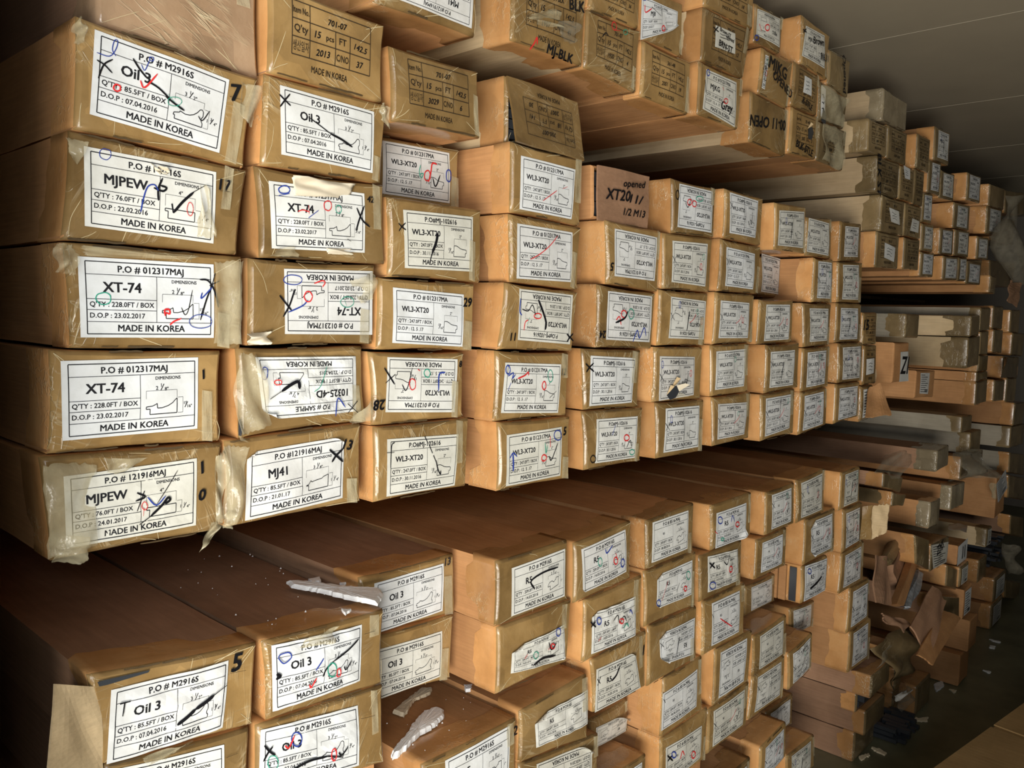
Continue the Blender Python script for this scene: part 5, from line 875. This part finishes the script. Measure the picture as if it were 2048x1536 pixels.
# ------------------------------------------------------------------ crumpled loose tape on the near boxes
LOOSE = [('M15', [(0.3388, 1.088, 1.5697),
 (0.4095, 1.088, 1.5612),
 (0.4043, 1.088, 1.4544),
 (0.3468, 1.088, 1.443)], 0.0035, 0.1, 'loose'),
 ('M15', [(0.3534, 1.085, 1.4745),
 (0.3943, 1.085, 1.47),
 (0.3863, 1.085, 1.4339),
 (0.3514, 1.085, 1.4389)], 0.004, 0.1, 'loose'),
 ('M15', [(0.5682, 1.09, 1.5562),
 (0.5858, 1.09, 1.563),
 (0.5825, 1.09, 1.4521),
 (0.5641, 1.09, 1.4517)], 0.003, 0.15, 'loose'),
 ('M15', [(0.5581, 1.09, 1.4564),
 (0.581, 1.09, 1.456),
 (0.5588, 1.08, 1.4365),
 (0.5353, 1.075, 1.4206)], 0.003, 0.1, 'loose'),
 ('M15', [(0.4153, 1.09, 1.5654),
 (0.4743, 1.09, 1.5599),
 (0.4412, 1.09, 1.5405),
 (0.4192, 1.09, 1.5447)], 0.002, 0.12, 'loose'),
 ('M22', [(0.6898, 1.091, 1.9624),
 (0.8064, 1.091, 1.9626),
 (0.8046, 1.091, 1.9397),
 (0.694, 1.091, 1.9306)], 0.0025, 0.08, 'paperback'),
 ('M22', [(0.666, 1.091, 1.8522),
 (0.6983, 1.091, 1.8568),
 (0.707, 1.091, 1.8402),
 (0.6601, 1.091, 1.8394)], 0.0025, 0.12, 'loose'),
 ('M22', [(0.7537, 1.091, 1.8586),
 (0.8051, 1.091, 1.8599),
 (0.8042, 1.091, 1.8503),
 (0.7565, 1.091, 1.8487)], 0.002, 0.12, 'paperback'),
 ('M12', [(0.3815, 1.09, 1.9668),
 (0.4038, 1.09, 1.9615),
 (0.3944, 1.09, 1.9329),
 (0.3831, 1.09, 1.9372)], 0.004, 0.15, 'loose'),
 ('M12', [(0.4811, 1.091, 1.9487),
 (0.5109, 1.091, 1.9432),
 (0.5041, 1.091, 1.9358),
 (0.4927, 1.091, 1.9355)], 0.002, 0.2, 'paperback'),
 ('M12', [(0.5491, 1.091, 1.9318),
 (0.5636, 1.091, 1.9303),
 (0.5687, 1.091, 1.8555),
 (0.5447, 1.091, 1.855)], 0.003, 0.2, 'loose'),
 ('M13', [(0.3636, 1.086, 1.8362),
 (0.3862, 1.086, 1.8367),
 (0.3842, 1.086, 1.7969),
 (0.3605, 1.086, 1.8)], 0.005, 0.12, 'loose'),
 ('M13', [(0.3923, 1.09, 1.8355),
 (0.5475, 1.09, 1.832),
 (0.5403, 1.09, 1.8261),
 (0.3949, 1.09, 1.8221)], 0.002, 0.1, 'loose'),
 ('M13', [(0.5699, 1.091, 1.828),
 (0.6118, 1.091, 1.8306),
 (0.6085, 1.091, 1.7087),
 (0.565, 1.091, 1.7093)], 0.003, 0.08, 'loose'),
 ('M11', [(0.3926, 1.09, 2.1076),
 (0.4086, 1.09, 2.106),
 (0.4005, 1.09, 2.0773),
 (0.3909, 1.09, 2.0808)], 0.004, 0.15, 'loose'),
 ('M11', [(0.6097, 1.091, 2.0813),
 (0.6441, 1.091, 2.0804),
 (0.6286, 1.091, 2.0159),
 (0.6078, 1.091, 2.0329)], 0.003, 0.1, 'loose'),
 ('M24', [(0.599, 1.088, 1.7017),
 (0.6371, 1.088, 1.6952),
 (0.6574, 1.088, 1.5882),
 (0.6028, 1.088, 1.5746)], 0.004, 0.08, 'loose'),
 ('M24', [(0.7987, 1.088, 1.5842),
 (0.8388, 1.088, 1.6143),
 (0.8433, 1.088, 1.5789),
 (0.7987, 1.088, 1.576)], 0.003, 0.12, 'loose'),
 ('M25', [(0.5804, 1.09, 1.5657),
 (0.6173, 1.09, 1.5604),
 (0.6109, 1.09, 1.4471),
 (0.5825, 1.09, 1.444)], 0.003, 0.06, 'loose'),
 ('M25', [(0.5746, 1.085, 1.4654),
 (0.594, 1.085, 1.4695),
 (0.586, 1.085, 1.4443),
 (0.5759, 1.085, 1.4447)], 0.004, 0.12, 'loose'),
 ('M23', [(0.62, 1.09, 1.7245),
 (0.6591, 1.09, 1.7288),
 (0.6548, 1.09, 1.708),
 (0.6206, 1.09, 1.7085)], 0.003, 0.1, 'paperback'),
 ('M23', [(0.7995, 1.091, 1.8103),
 (0.8516, 1.091, 1.8289),
 (0.8479, 1.091, 1.7796),
 (0.8196, 1.091, 1.7708)], 0.003, 0.12, 'loose'),
 ('M21', [(0.8571, 1.091, 2.0994),
 (0.8799, 1.091, 2.0975),
 (0.8762, 1.091, 2.059),
 (0.8595, 1.091, 2.072)], 0.002, 0.12, 'loose'),
 ('Ub', [(1.208, 1.085, 2.3308),
 (1.2843, 1.085, 2.3659),
 (1.3331, 1.085, 2.3355),
 (1.2405, 1.085, 2.3228)], 0.005, 0.15, 'loose'),
 ('Ub', [(1.2983, 1.083, 2.3453),
 (1.3625, 1.083, 2.3526),
 (1.348, 1.083, 2.3094),
 (1.292, 1.083, 2.31)], 0.005, 0.15, 'film'),
 ('Uo', [(2.5924, 1.088, 2.3807),
 (2.799, 1.088, 2.3855),
 (2.7918, 1.088, 2.2586),
 (2.5924, 1.088, 2.265)], 0.005, 0.06, 'loose'),
 ('Un', [(2.5892, 1.09, 2.4982),
 (2.8057, 1.09, 2.4926),
 (2.789, 1.09, 2.4002),
 (2.5954, 1.09, 2.3953)], 0.004, 0.05, 'loose'),
 ('L21', [(0.7171, 1.09, 1.242),
 (0.7821, 1.09, 1.2448),
 (0.7674, 1.09, 1.2193),
 (0.706, 1.09, 1.2248)], 0.003, 0.15, 'loose'),
 ('L12', [(0.4566, 1.088, 1.1512),
 (0.5386, 1.088, 1.1411),
 (0.4874, 1.088, 1.1316),
 (0.4597, 1.088, 1.1356)], 0.003, 0.15, 'loose'),
 ('R1', [(3.2401, 1.0, 0.5308),
 (3.3509, 1.0, 0.4886),
 (3.2659, 1.0, 0.4493),
 (3.1682, 1.0, 0.44)], 0.006, 0.15, 'film'),
 ('O3', [(4.2853, 1.04, 1.1485),
 (4.7606, 1.04, 1.1138),
 (4.7809, 1.04, 0.9694),
 (4.3067, 1.04, 0.9936)], 0.03, 0.12, 'film'),
 ('O4', [(5.1443, 1.07, 0.8797),
 (5.2303, 1.07, 0.8592),
 (5.2348, 1.07, 0.7666),
 (5.1586, 1.07, 0.7926)], 0.004, 0.1, 'loose')]
for i, (key, cs, amp, rg, mt) in enumerate(LOOSE):
    rt = roots[key]; mb = sheet(cs, 14, 12, .0004, mt, 70 + i, amp, rg); mb.build('loose_tape', rt, tuple(rt.location), smooth=True)
# ------------------------------------------------------------------ foam scraps and litter
def slab(name, pts, z, th, mat, label, cat, group=None, seed=0, rough=.0018):
    """flat broken scrap: ragged outline, rounded and pitted top"""
    g = random.Random(seed); P = []
    n = len(pts)
    for i in range(n):
        a, b = np.array(pts[i], float), np.array(pts[(i + 1) % n], float); m = max(2, int(np.linalg.norm(b - a) / max(.006, th * .5)))
        for k in range(m): P.append(a + (b - a) * k / m + [g.uniform(-rough, rough), g.uniform(-rough, rough)])
    P = np.array(P); c = P.mean(0); N_ = len(P); mb = MB(); V = []
    rings = [(1.0, 0), (1.0, .45), (.93, .95), (.6, 1.0), (.25, 1.02)]
    for s, h in rings:
        for p in P: q_ = c + (p - c) * s; V.append((q_[0], q_[1], z + .0006 + th * h * (1 if h == 0 else g.uniform(.95, 1.04))))
    V.append((c[0], c[1], z + th)); f = []
    for r in range(len(rings) - 1):
        for i in range(N_): j = (i + 1) % N_; f.append((r * N_ + i, r * N_ + j, (r + 1) * N_ + j, (r + 1) * N_ + i))
    for i in range(N_): f.append(((len(rings) - 1) * N_ + i, (len(rings) - 1) * N_ + (i + 1) % N_, len(V) - 1))
    f.append(tuple(range(N_))[::-1]); mb.add(V, f, mat)
    o = mb.build(name, None, (c[0], c[1], z)); tag(o, label, cat, group); return o
z21 = roots['L21'].location.z + roots['L21_F'].h - .001; z33 = roots['L33'].location.z + roots['L33_F'].h - .001
FOAM = [([(0.8181, 1.3093),
 (0.8316, 1.3004),
 (0.8787, 1.2096),
 (0.9163, 1.1551),
 (0.9055, 1.1328),
 (0.869, 1.102),
 (0.8511, 1.1568),
 (0.8354, 1.2253),
 (0.8147, 1.2821)], 21, 0.009, 'foam', 'long white foam strip lying across the second lower column box'),
 ([(0.8566, 1.2922),
 (0.8779, 1.2877),
 (0.8688, 1.2727),
 (0.8455, 1.2641)], 21, 0.007, 'foam', 'small white foam chunk behind the long foam strip'),
 ([(0.81, 1.1261),
 (0.8207, 1.1125),
 (0.8026, 1.1045)], 21, 0.005, 'foam', 'white foam bit near the front edge, below the long foam strip'),
 ([(0.8883, 1.2385),
 (0.8973, 1.2338),
 (0.8825, 1.2211)], 21, 0.005, 'foam', 'tiny white foam bit behind the right half of the long strip'),
 ([(1.18, 1.3335),
 (1.1934, 1.3168),
 (1.1726, 1.3001),
 (1.1294, 1.3035),
 (1.0673, 1.2627),
 (1.0634, 1.2938)], 33, 0.008, 'foam2', 'yellowish foam strip on the bare box top, left of the white one'),
 ([(1.139, 1.237),
 (1.1406, 1.22),
 (1.1203, 1.201),
 (1.0686, 1.1833),
 (1.0362, 1.1826),
 (0.9662, 1.1536),
 (0.948, 1.1521),
 (0.952, 1.1629),
 (1.0145, 1.1935),
 (1.0536, 1.2181),
 (1.108, 1.2433)], 33, 0.012, 'foam', 'club-shaped white foam piece on the bare box top of the third column'),
 ([(1.2503, 1.2744),
 (1.2689, 1.2629),
 (1.2485, 1.2486),
 (1.2374, 1.2562)], 33, 0.008, 'foam', 'small white foam crumb at the back of the bare box top')]
for i, (pts, w_, th, mt, lb) in enumerate(FOAM): slab('foam_scrap', pts, z21 if w_ == 21 else z33, th, mt, lb, 'foam', 'foam scraps on the lower stack', i)
LIT = [([(3.8432, 1.0668),
 (3.831, 1.0148),
 (3.8799, 0.9916),
 (3.8338, 0.9805),
 (3.7906, 1.0299)], 'foam2', 'curved pale scrap on the floor beside the reddish boxes'),
 ([(3.3159, 1.095),
 (3.3757, 1.0725),
 (3.3588, 1.0626),
 (3.2976, 1.0766)], 'foam2', 'torn tan scrap on the floor at the foot of the lower stack'),
 ([(3.4344, 1.0848),
 (3.4406, 1.051),
 (3.4257, 1.0223),
 (3.4077, 1.0242),
 (3.4106, 1.0646)], 'foam2', 'thin crumbled scrap strip on the floor by the low brown boxes'),
 ([(4.2616, 1.0725),
 (4.3407, 1.0557),
 (4.2792, 1.0325),
 (4.1806, 1.0413)], 'paper', 'white torn scrap on the floor against the far heap'),
 ([(4.2552, 1.004),
 (4.268, 0.9766),
 (4.2259, 0.9745)], 'foam2', 'small pale scrap on the floor in front of the tall slit box'),
 ([(4.6186, 0.941),
 (4.6282, 0.907),
 (4.6006, 0.9099)], 'foam', 'tiny white flake far out on the dark floor'),
 ([(5.1076, 1.0177),
 (5.1121, 0.9645),
 (5.0918, 0.9651),
 (5.0914, 1.0042)], 'foam', 'thin white sliver near the far boxes on the floor'),
 ([(5.007, 1.0003),
 (5.0156, 0.973),
 (4.9725, 0.9685),
 (4.9699, 0.9896)], 'foam', 'small white flake beside the thin sliver on the floor')]
for i, (pts, mt, lb) in enumerate(LIT): slab('paper_scrap', pts, 0, .006, mt, lb, 'litter', 'scraps on the floor', 30 + i, .004)
# crumbs of foam: too many to count
mb = MB(); g = random.Random(4)
for i in range(46):
    if i < 26: x, y, z = g.uniform(.66, .88), g.uniform(1.12, 1.6), z21 + .0012
    else: x, y, z = g.uniform(1.0, 1.22), g.uniform(1.12, 1.4), z33 + .0012
    r = g.uniform(.0008, .0024); mb.add([(x - r, y, z), (x, y - r, z), (x + r, y, z), (x, y + r, z), (x, y, z + r * 1.3), (x, y, z - r * .2)], [(0, 1, 4), (1, 2, 4), (2, 3, 4), (3, 0, 4), (1, 0, 5), (2, 1, 5), (3, 2, 5), (0, 3, 5)], 'foam')
o = mb.build('foam_crumbs', None, (.9, 1.2, z21)); o['kind'] = 'stuff'; tag(o, 'tiny white foam crumbs scattered on the box tops', 'crumbs')
# ------------------------------------------------------------------ far heap: leaning boards, opened panel, moulding bundles, film
LEAN = [('cardboard_sheet', [(3.8191, 1.0, 0.6175),
 (3.8953, 0.95, 0.5488),
 (3.2976, 0.85, 0.4982),
 (3.3443, 0.93, 0.5915)], 0.006, 'brown', 'brown opened carton panel leaning out of the far heap', 'cardboard', 0.004, 0.03),
 ('cardboard_sheet', [(3.817, 0.95, 0.5306),
 (4.0429, 0.93, 0.4337),
 (3.286, 0.83, 0.4807),
 (3.1655, 0.86, 0.5466)], 0.006, 'kraft', 'tan ribbed carton flap folded across the leaning panel, over the aisle', 'cardboard', 0.002, 0.02),
 ('wood_board', [(4.0182, 1.12, 0.7212),
 (4.0992, 1.12, 0.6906),
 (3.4585, 1.0, 0.6197),
 (3.3678, 1.0, 0.6509)], 0.03, 'kraft', 'slanting tan board in the far heap', 'board', 0.001, 0.01),
 ('silver_moulding', [(3.9542, 1.09, 0.6428),
 (4.0368, 1.09, 0.601),
 (3.5677, 1.0, 0.5791),
 (3.4785, 1.0, 0.6125)], 0.02, 'silver', 'slanting mottled grey strip beside the tan board', 'moulding', 0.003, 0.05),
 ('cardboard_sheet', [(3.3234, 1.08, 0.8404),
 (3.456, 1.08, 0.8088),
 (3.3733, 1.02, 0.6402),
 (3.1717, 1.02, 0.6991)], 0.006, 'brown', 'upright brown panel left of the slanting tan board', 'cardboard', 0.003, 0.02),
 ('cardboard_sheet', [(3.2646, 1.02, 0.6378),
 (3.4949, 0.98, 0.5469),
 (3.4206, 0.97, 0.5348),
 (3.2352, 1.0, 0.6213)], 0.006, 'brown', 'torn brown sheet jutting out beside the lower stack', 'cardboard', 0.004, 0.1),
 ('wood_board', [(3.8578, 1.15, 0.8157),
 (3.969, 1.15, 0.781),
 (3.4933, 1.07, 0.7655),
 (3.4019, 1.07, 0.8099)], 0.03, 'tape_dark', 'slanting yellowish taped edge strip above the upright panel', 'board', 0.002, 0.03),
 ('cardboard_sheet', [(4.0045, 1.16, 0.7675),
 (4.1193, 1.16, 0.707),
 (3.6386, 1.08, 0.6228),
 (3.5259, 1.08, 0.7562)], 0.03, 'brown', 'dark slanting box side right of the yellowish strip', 'cardboard', 0.003, 0.03),
 ('paper_sheet', [(4.8433, 1.2, 0.6751),
 (5.2368, 1.2, 0.5937),
 (4.8869, 1.12, 0.636),
 (4.5077, 1.12, 0.7268)], 0.001, 'paper', 'white sheet of paper lying on the far heap', 'paper', 0.002, 0.03),
 ('plastic_sheet', [(4.6243, 1.0, 2.4014),
 (4.9137, 0.98, 2.417),
 (5.2061, 1.02, 1.9616),
 (4.8916, 1.04, 1.9888)], 0.001, 'film', 'crumpled clear plastic hanging over the far right boxes', 'plastic', 0.02, 0.08),
 ('plastic_sheet', [(5.0788, 0.98, 0.5699),
 (5.2461, 0.97, 0.5251),
 (5.343, 0.95, 0.3411),
 (5.1609, 0.96, 0.3739)], 0.001, 'film', 'crumpled clear plastic beside the broken mouldings', 'plastic', 0.012, 0.1),
 ('plastic_sheet', [(3.2831, 1.03, 0.4792),
 (3.6412, 1.04, 0.4797),
 (3.6617, 1.0, 0.3103),
 (3.4149, 1.0, 0.2722)], 0.002, 'tape_dark', 'crumpled brown film over the collapsed boxes of the lower heap', 'plastic', 0.012, 0.05),
 ('plastic_sheet', [(3.4278, 1.0, 0.2679),
 (3.5749, 1.0, 0.2508),
 (3.5628, 0.98, 0.2076),
 (3.4276, 0.98, 0.191)], 0.001, 'film', 'torn clear film above the reddish floor box', 'plastic', 0.012, 0.1),
 ('plastic_sheet', [(3.4585, 1.1, 1.2327),
 (3.719, 1.1, 1.182),
 (3.4438, 1.02, 1.1543),
 (3.2237, 1.04, 1.2092)], 0.001, 'film', 'crumpled film on the heap right of the lower stack top', 'plastic', 0.015, 0.1),
 ('paper_sheet', [(3.3028, 0.97, 0.306),
 (3.4779, 0.97, 0.2759),
 (3.4614, 0.95, 0.2798),
 (3.3131, 0.95, 0.2891)], 0.001, 'paper', 'white torn label hanging above the reddish floor box', 'paper', 0.006, 0.12),
 ('cardboard_sheet', [(4.8631, 1.0, 1.9871),
 (5.1188, 1.0, 1.9849),
 (4.9165, 0.97, 1.8476),
 (4.6956, 0.97, 1.8805)], 0.005, 'brown', 'brown flap hanging down at the far right edge', 'cardboard', 0.004, 0.08)]
for i, (nm, cs, th, mt, lb, cat, amp, rg) in enumerate(LEAN):
    C = np.array(cs, float); mb = sheet(C, 10, 8, th, mt, 120 + i, amp, rg); o = mb.build(nm, None, tuple(C.mean(0)), smooth=(mt in ('film', 'wrap', 'tape_dark'))); tag(o, lb, cat)
def bundle(name, x0, x1, y0, y1, z0, z1, n, mat, label, L, seed):
    g = random.Random(seed); mb = MB()
    rows = max(1, int((z1 - z0) / .022)); cols = max(1, n // rows)
    for r in range(rows):
        for c_ in range(cols):
            x = x0 + (x1 - x0) * (c_ + .5) / cols + g.uniform(-.006, .006); z = z0 + .003 + (z1 - z0) * r / rows; w_ = (x1 - x0) / cols * .42; h = (z1 - z0) / rows * .85; y = y0 + g.uniform(0, y1 - y0)
            pr = [(x - w_, z), (x + w_, z), (x + w_, z + h * .5), (x + w_ * .3, z + h), (x - w_, z + h * .8)]
            V = [(a, yy, b) for yy in (y, y + L) for a, b in pr]; mb.add(V, [tuple(range(5)), tuple(range(9, 4, -1))] + [(k, 5 + k, 5 + (k + 1) % 5, (k + 1) % 5) for k in range(5)], mat)
    o = mb.build(name, None, ((x0 + x1) / 2, y0, z0)); o['kind'] = 'stuff'; tag(o, label, 'mouldings')
BUN = [(3.52, 3.74, 0.97, 1.03, 0.002, 0.07, 24, 'dark', 'heap of black moulding ends spilling onto the floor', 0.1), (5.4749, 5.9101, 1.115, 1.2, 0.29, 0.43, 42, 'dark', 'broken dark mouldings bundled between the far boxes', 0.4)]
for i, b_ in enumerate(BUN): bundle('moulding_bundle', *b_, i)
LONG = [([[3.231, 0.386], [3.44, 0.386], [3.44, 0.298], [3.231, 0.298]], 1.034, 2.2, 'brown', 'brown box with grey label end, uppermost of the low boxes beside the aisle'),
 ([[3.23, 0.297], [3.44, 0.297], [3.44, 0.221], [3.23, 0.221]], 1.086, 2.2, 'brown', 'torn brown box with black mouldings, second of the low boxes by the aisle'),
 ([[3.269, 0.22], [3.49, 0.22], [3.49, 0.122], [3.269, 0.122]], 1.06, 2.3, 'brown', 'third of the low brown boxes beside the aisle, above the floor box'),
 ([[3.265, 0.121], [3.49, 0.121], [3.49, 0.001], [3.265, 0.001]], 1.096, 2.3, 'brown', 'lowest brown box on the floor at the foot of the lower stack'),
 ([[3.765, 0.226], [3.85, 0.226], [3.85, 0.121], [3.765, 0.121]], 1.107, 0.4, 'kraft', 'small shiny orange box end squeezed under the brown film'),
 ([[3.773, 0.119], [3.85, 0.119], [3.85, 0.001], [3.773, 0.001]], 1.111, 1.2, 'kraft', 'orange box standing on the floor under the torn white label'),
 ([[3.858, 0.135], [4.06, 0.135], [4.06, 0.001], [3.858, 0.001]], 1.039, 1.2, 'kraft', 'reddish box on the floor in front of the collapsed heap'),
 ([[3.4629, 1.1464], [3.7092, 1.0948], [3.6818, 1.0333], [3.4617, 1.0867]], 1.11, 1.5, 'brown', 'brown box with torn plastic end, right of the lower stack top'),
 ([[3.5898, 1.0491], [3.765, 1.0121], [3.734, 0.9662], [3.5888, 0.9874]], 1.11, 1.5, 'tape_dark', 'crumpled film-covered box under the torn plastic end'),
 ([[3.7194, 0.8528], [3.93, 0.7904], [3.9614, 0.6459], [3.7608, 0.7168]], 1.05, 1.5, 'kraft', 'plain brown box behind the big rounded white label'),
 ([[4.1808, 0.6263], [4.3656, 0.5614], [4.3641, 0.4617], [4.1802, 0.5251]], 1.03, 1.5, 'kraft', 'plain brown box below the big rounded white label'),
 ([[3.8903, 0.5599], [4.3013, 0.4472], [4.3311, 0.3279], [3.9305, 0.4467]], 1.0, 1.5, 'brown', 'brown box behind the leaning carton panel'),
 ([[5.945, 0.5506], [6.3195, 0.4702], [6.3701, 0.3237], [5.958, 0.4249]], 1.12, 1.5, 'brown', 'brown box at the right edge, level with the big brown box'),
 ([[5.8016, 0.8276], [6.2368, 0.7534], [6.2921, 0.5938], [5.8212, 0.6827]], 1.12, 1.5, 'brown', 'dim box at the right edge above the other edge boxes'),
 ([[5.7823, 0.971], [6.1803, 0.9167], [6.2308, 0.7709], [5.7964, 0.844]], 1.12, 1.5, 'grey', 'dim grey box at the right edge, below the shelf'),
 ([[5.7029, 0.1919], [6.1582, 0.0704], [6.1697, -0.0507], [5.7416, 0.0686]], 1.08, 1.5, 'brown', 'dark box at the right edge beside the reddish taped box'),
 ([[5.7401, 2.4242], [6.3378, 2.4516], [6.3336, 2.2865], [5.7715, 2.2752]], 1.3, 1.5, 'tape_dark', 'dark box behind the hanging clear plastic'),
 ([[5.5449, 2.5428], [6.0233, 2.586], [6.07, 2.4512], [5.5843, 2.4168]], 1.2, 1.5, 'brown', 'brown box top right, behind the hanging clear plastic'),
 ([[5.5364, 2.137], [6.1815, 2.1605], [6.1776, 1.9986], [5.5787, 1.9912]], 1.25, 1.5, 'tape_dark', 'dark box below the hanging clear plastic')]
for i, (q, y, ln, mt, lb) in enumerate(LONG):
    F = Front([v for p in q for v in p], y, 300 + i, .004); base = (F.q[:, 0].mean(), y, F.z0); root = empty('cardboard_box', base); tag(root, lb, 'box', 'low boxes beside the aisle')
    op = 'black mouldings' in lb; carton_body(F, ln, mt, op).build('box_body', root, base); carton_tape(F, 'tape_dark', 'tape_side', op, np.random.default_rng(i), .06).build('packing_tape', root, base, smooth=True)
    roots['long%d' % i] = root
    if op: bars2 = F
F = bars2
for i, nm in enumerate(('lower', 'upper')):
    hb = (min(F.q[0, 1], F.q[1, 1]) - max(F.q[2, 1], F.q[3, 1]) - .024) / 2; z0_ = max(F.q[2, 1], F.q[3, 1]) + .012 + i * hb; mb = MB(); boxmb(mb, F.x0 + .03, F.x1 - .03, F.y - .02 * i, F.y + .2, z0_, z0_ + hb - .002, 'dark'); tag(mb.build('wood_moulding', None, (F.x0, F.y, z0_)), '%s of two black mouldings inside the torn low box' % nm, 'moulding', 'mouldings in the torn low box')
# big carton across the aisle, only its flapped top shows
r = empty('cardboard_carton', (2.9, .2, 0)); tag(r, 'brown carton with a taped top flap, cut off by the lower right corner', 'box'); O = (2.9, .2, 0)
q0 = ((2.5555, 0.6239), (3.2104, 0.5249), 0.46, 0.414)
mb = MB(); a, b, z = np.array(q0[0]), np.array(q0[1]), q0[2]; d = (b - a) / np.linalg.norm(b - a); nrm = np.array([d[1], -d[0]]); Ln = 1.5; a0 = a - d * .35
def pt(s, t, zz): p = a0 + d * s + nrm * t; return (p[0], p[1], zz)
def cbox(s0, s1, t0, t1, za, zb, mat, nm):
    mb = MB(); V = [pt(s, t, zz) for s in (s0, s1) for t in (t0, t1) for zz in (za, zb)]; mb.add(V, [(0, 1, 3, 2), (4, 6, 7, 5), (0, 4, 5, 1), (2, 3, 7, 6), (0, 2, 6, 4), (1, 5, 7, 3)], mat); return mb.build(nm, r, O)
s1 = q0[3] + .35
cbox(0, Ln, 0, .62, .001, z - .004, 'olive', 'box_body'); cbox(-.002, s1 - .012, -.004, .624, z - .004, z, 'olive', 'top_flap'); cbox(s1 + .012, Ln + .002, -.004, .624, z - .004, z, 'olive', 'top_flap')
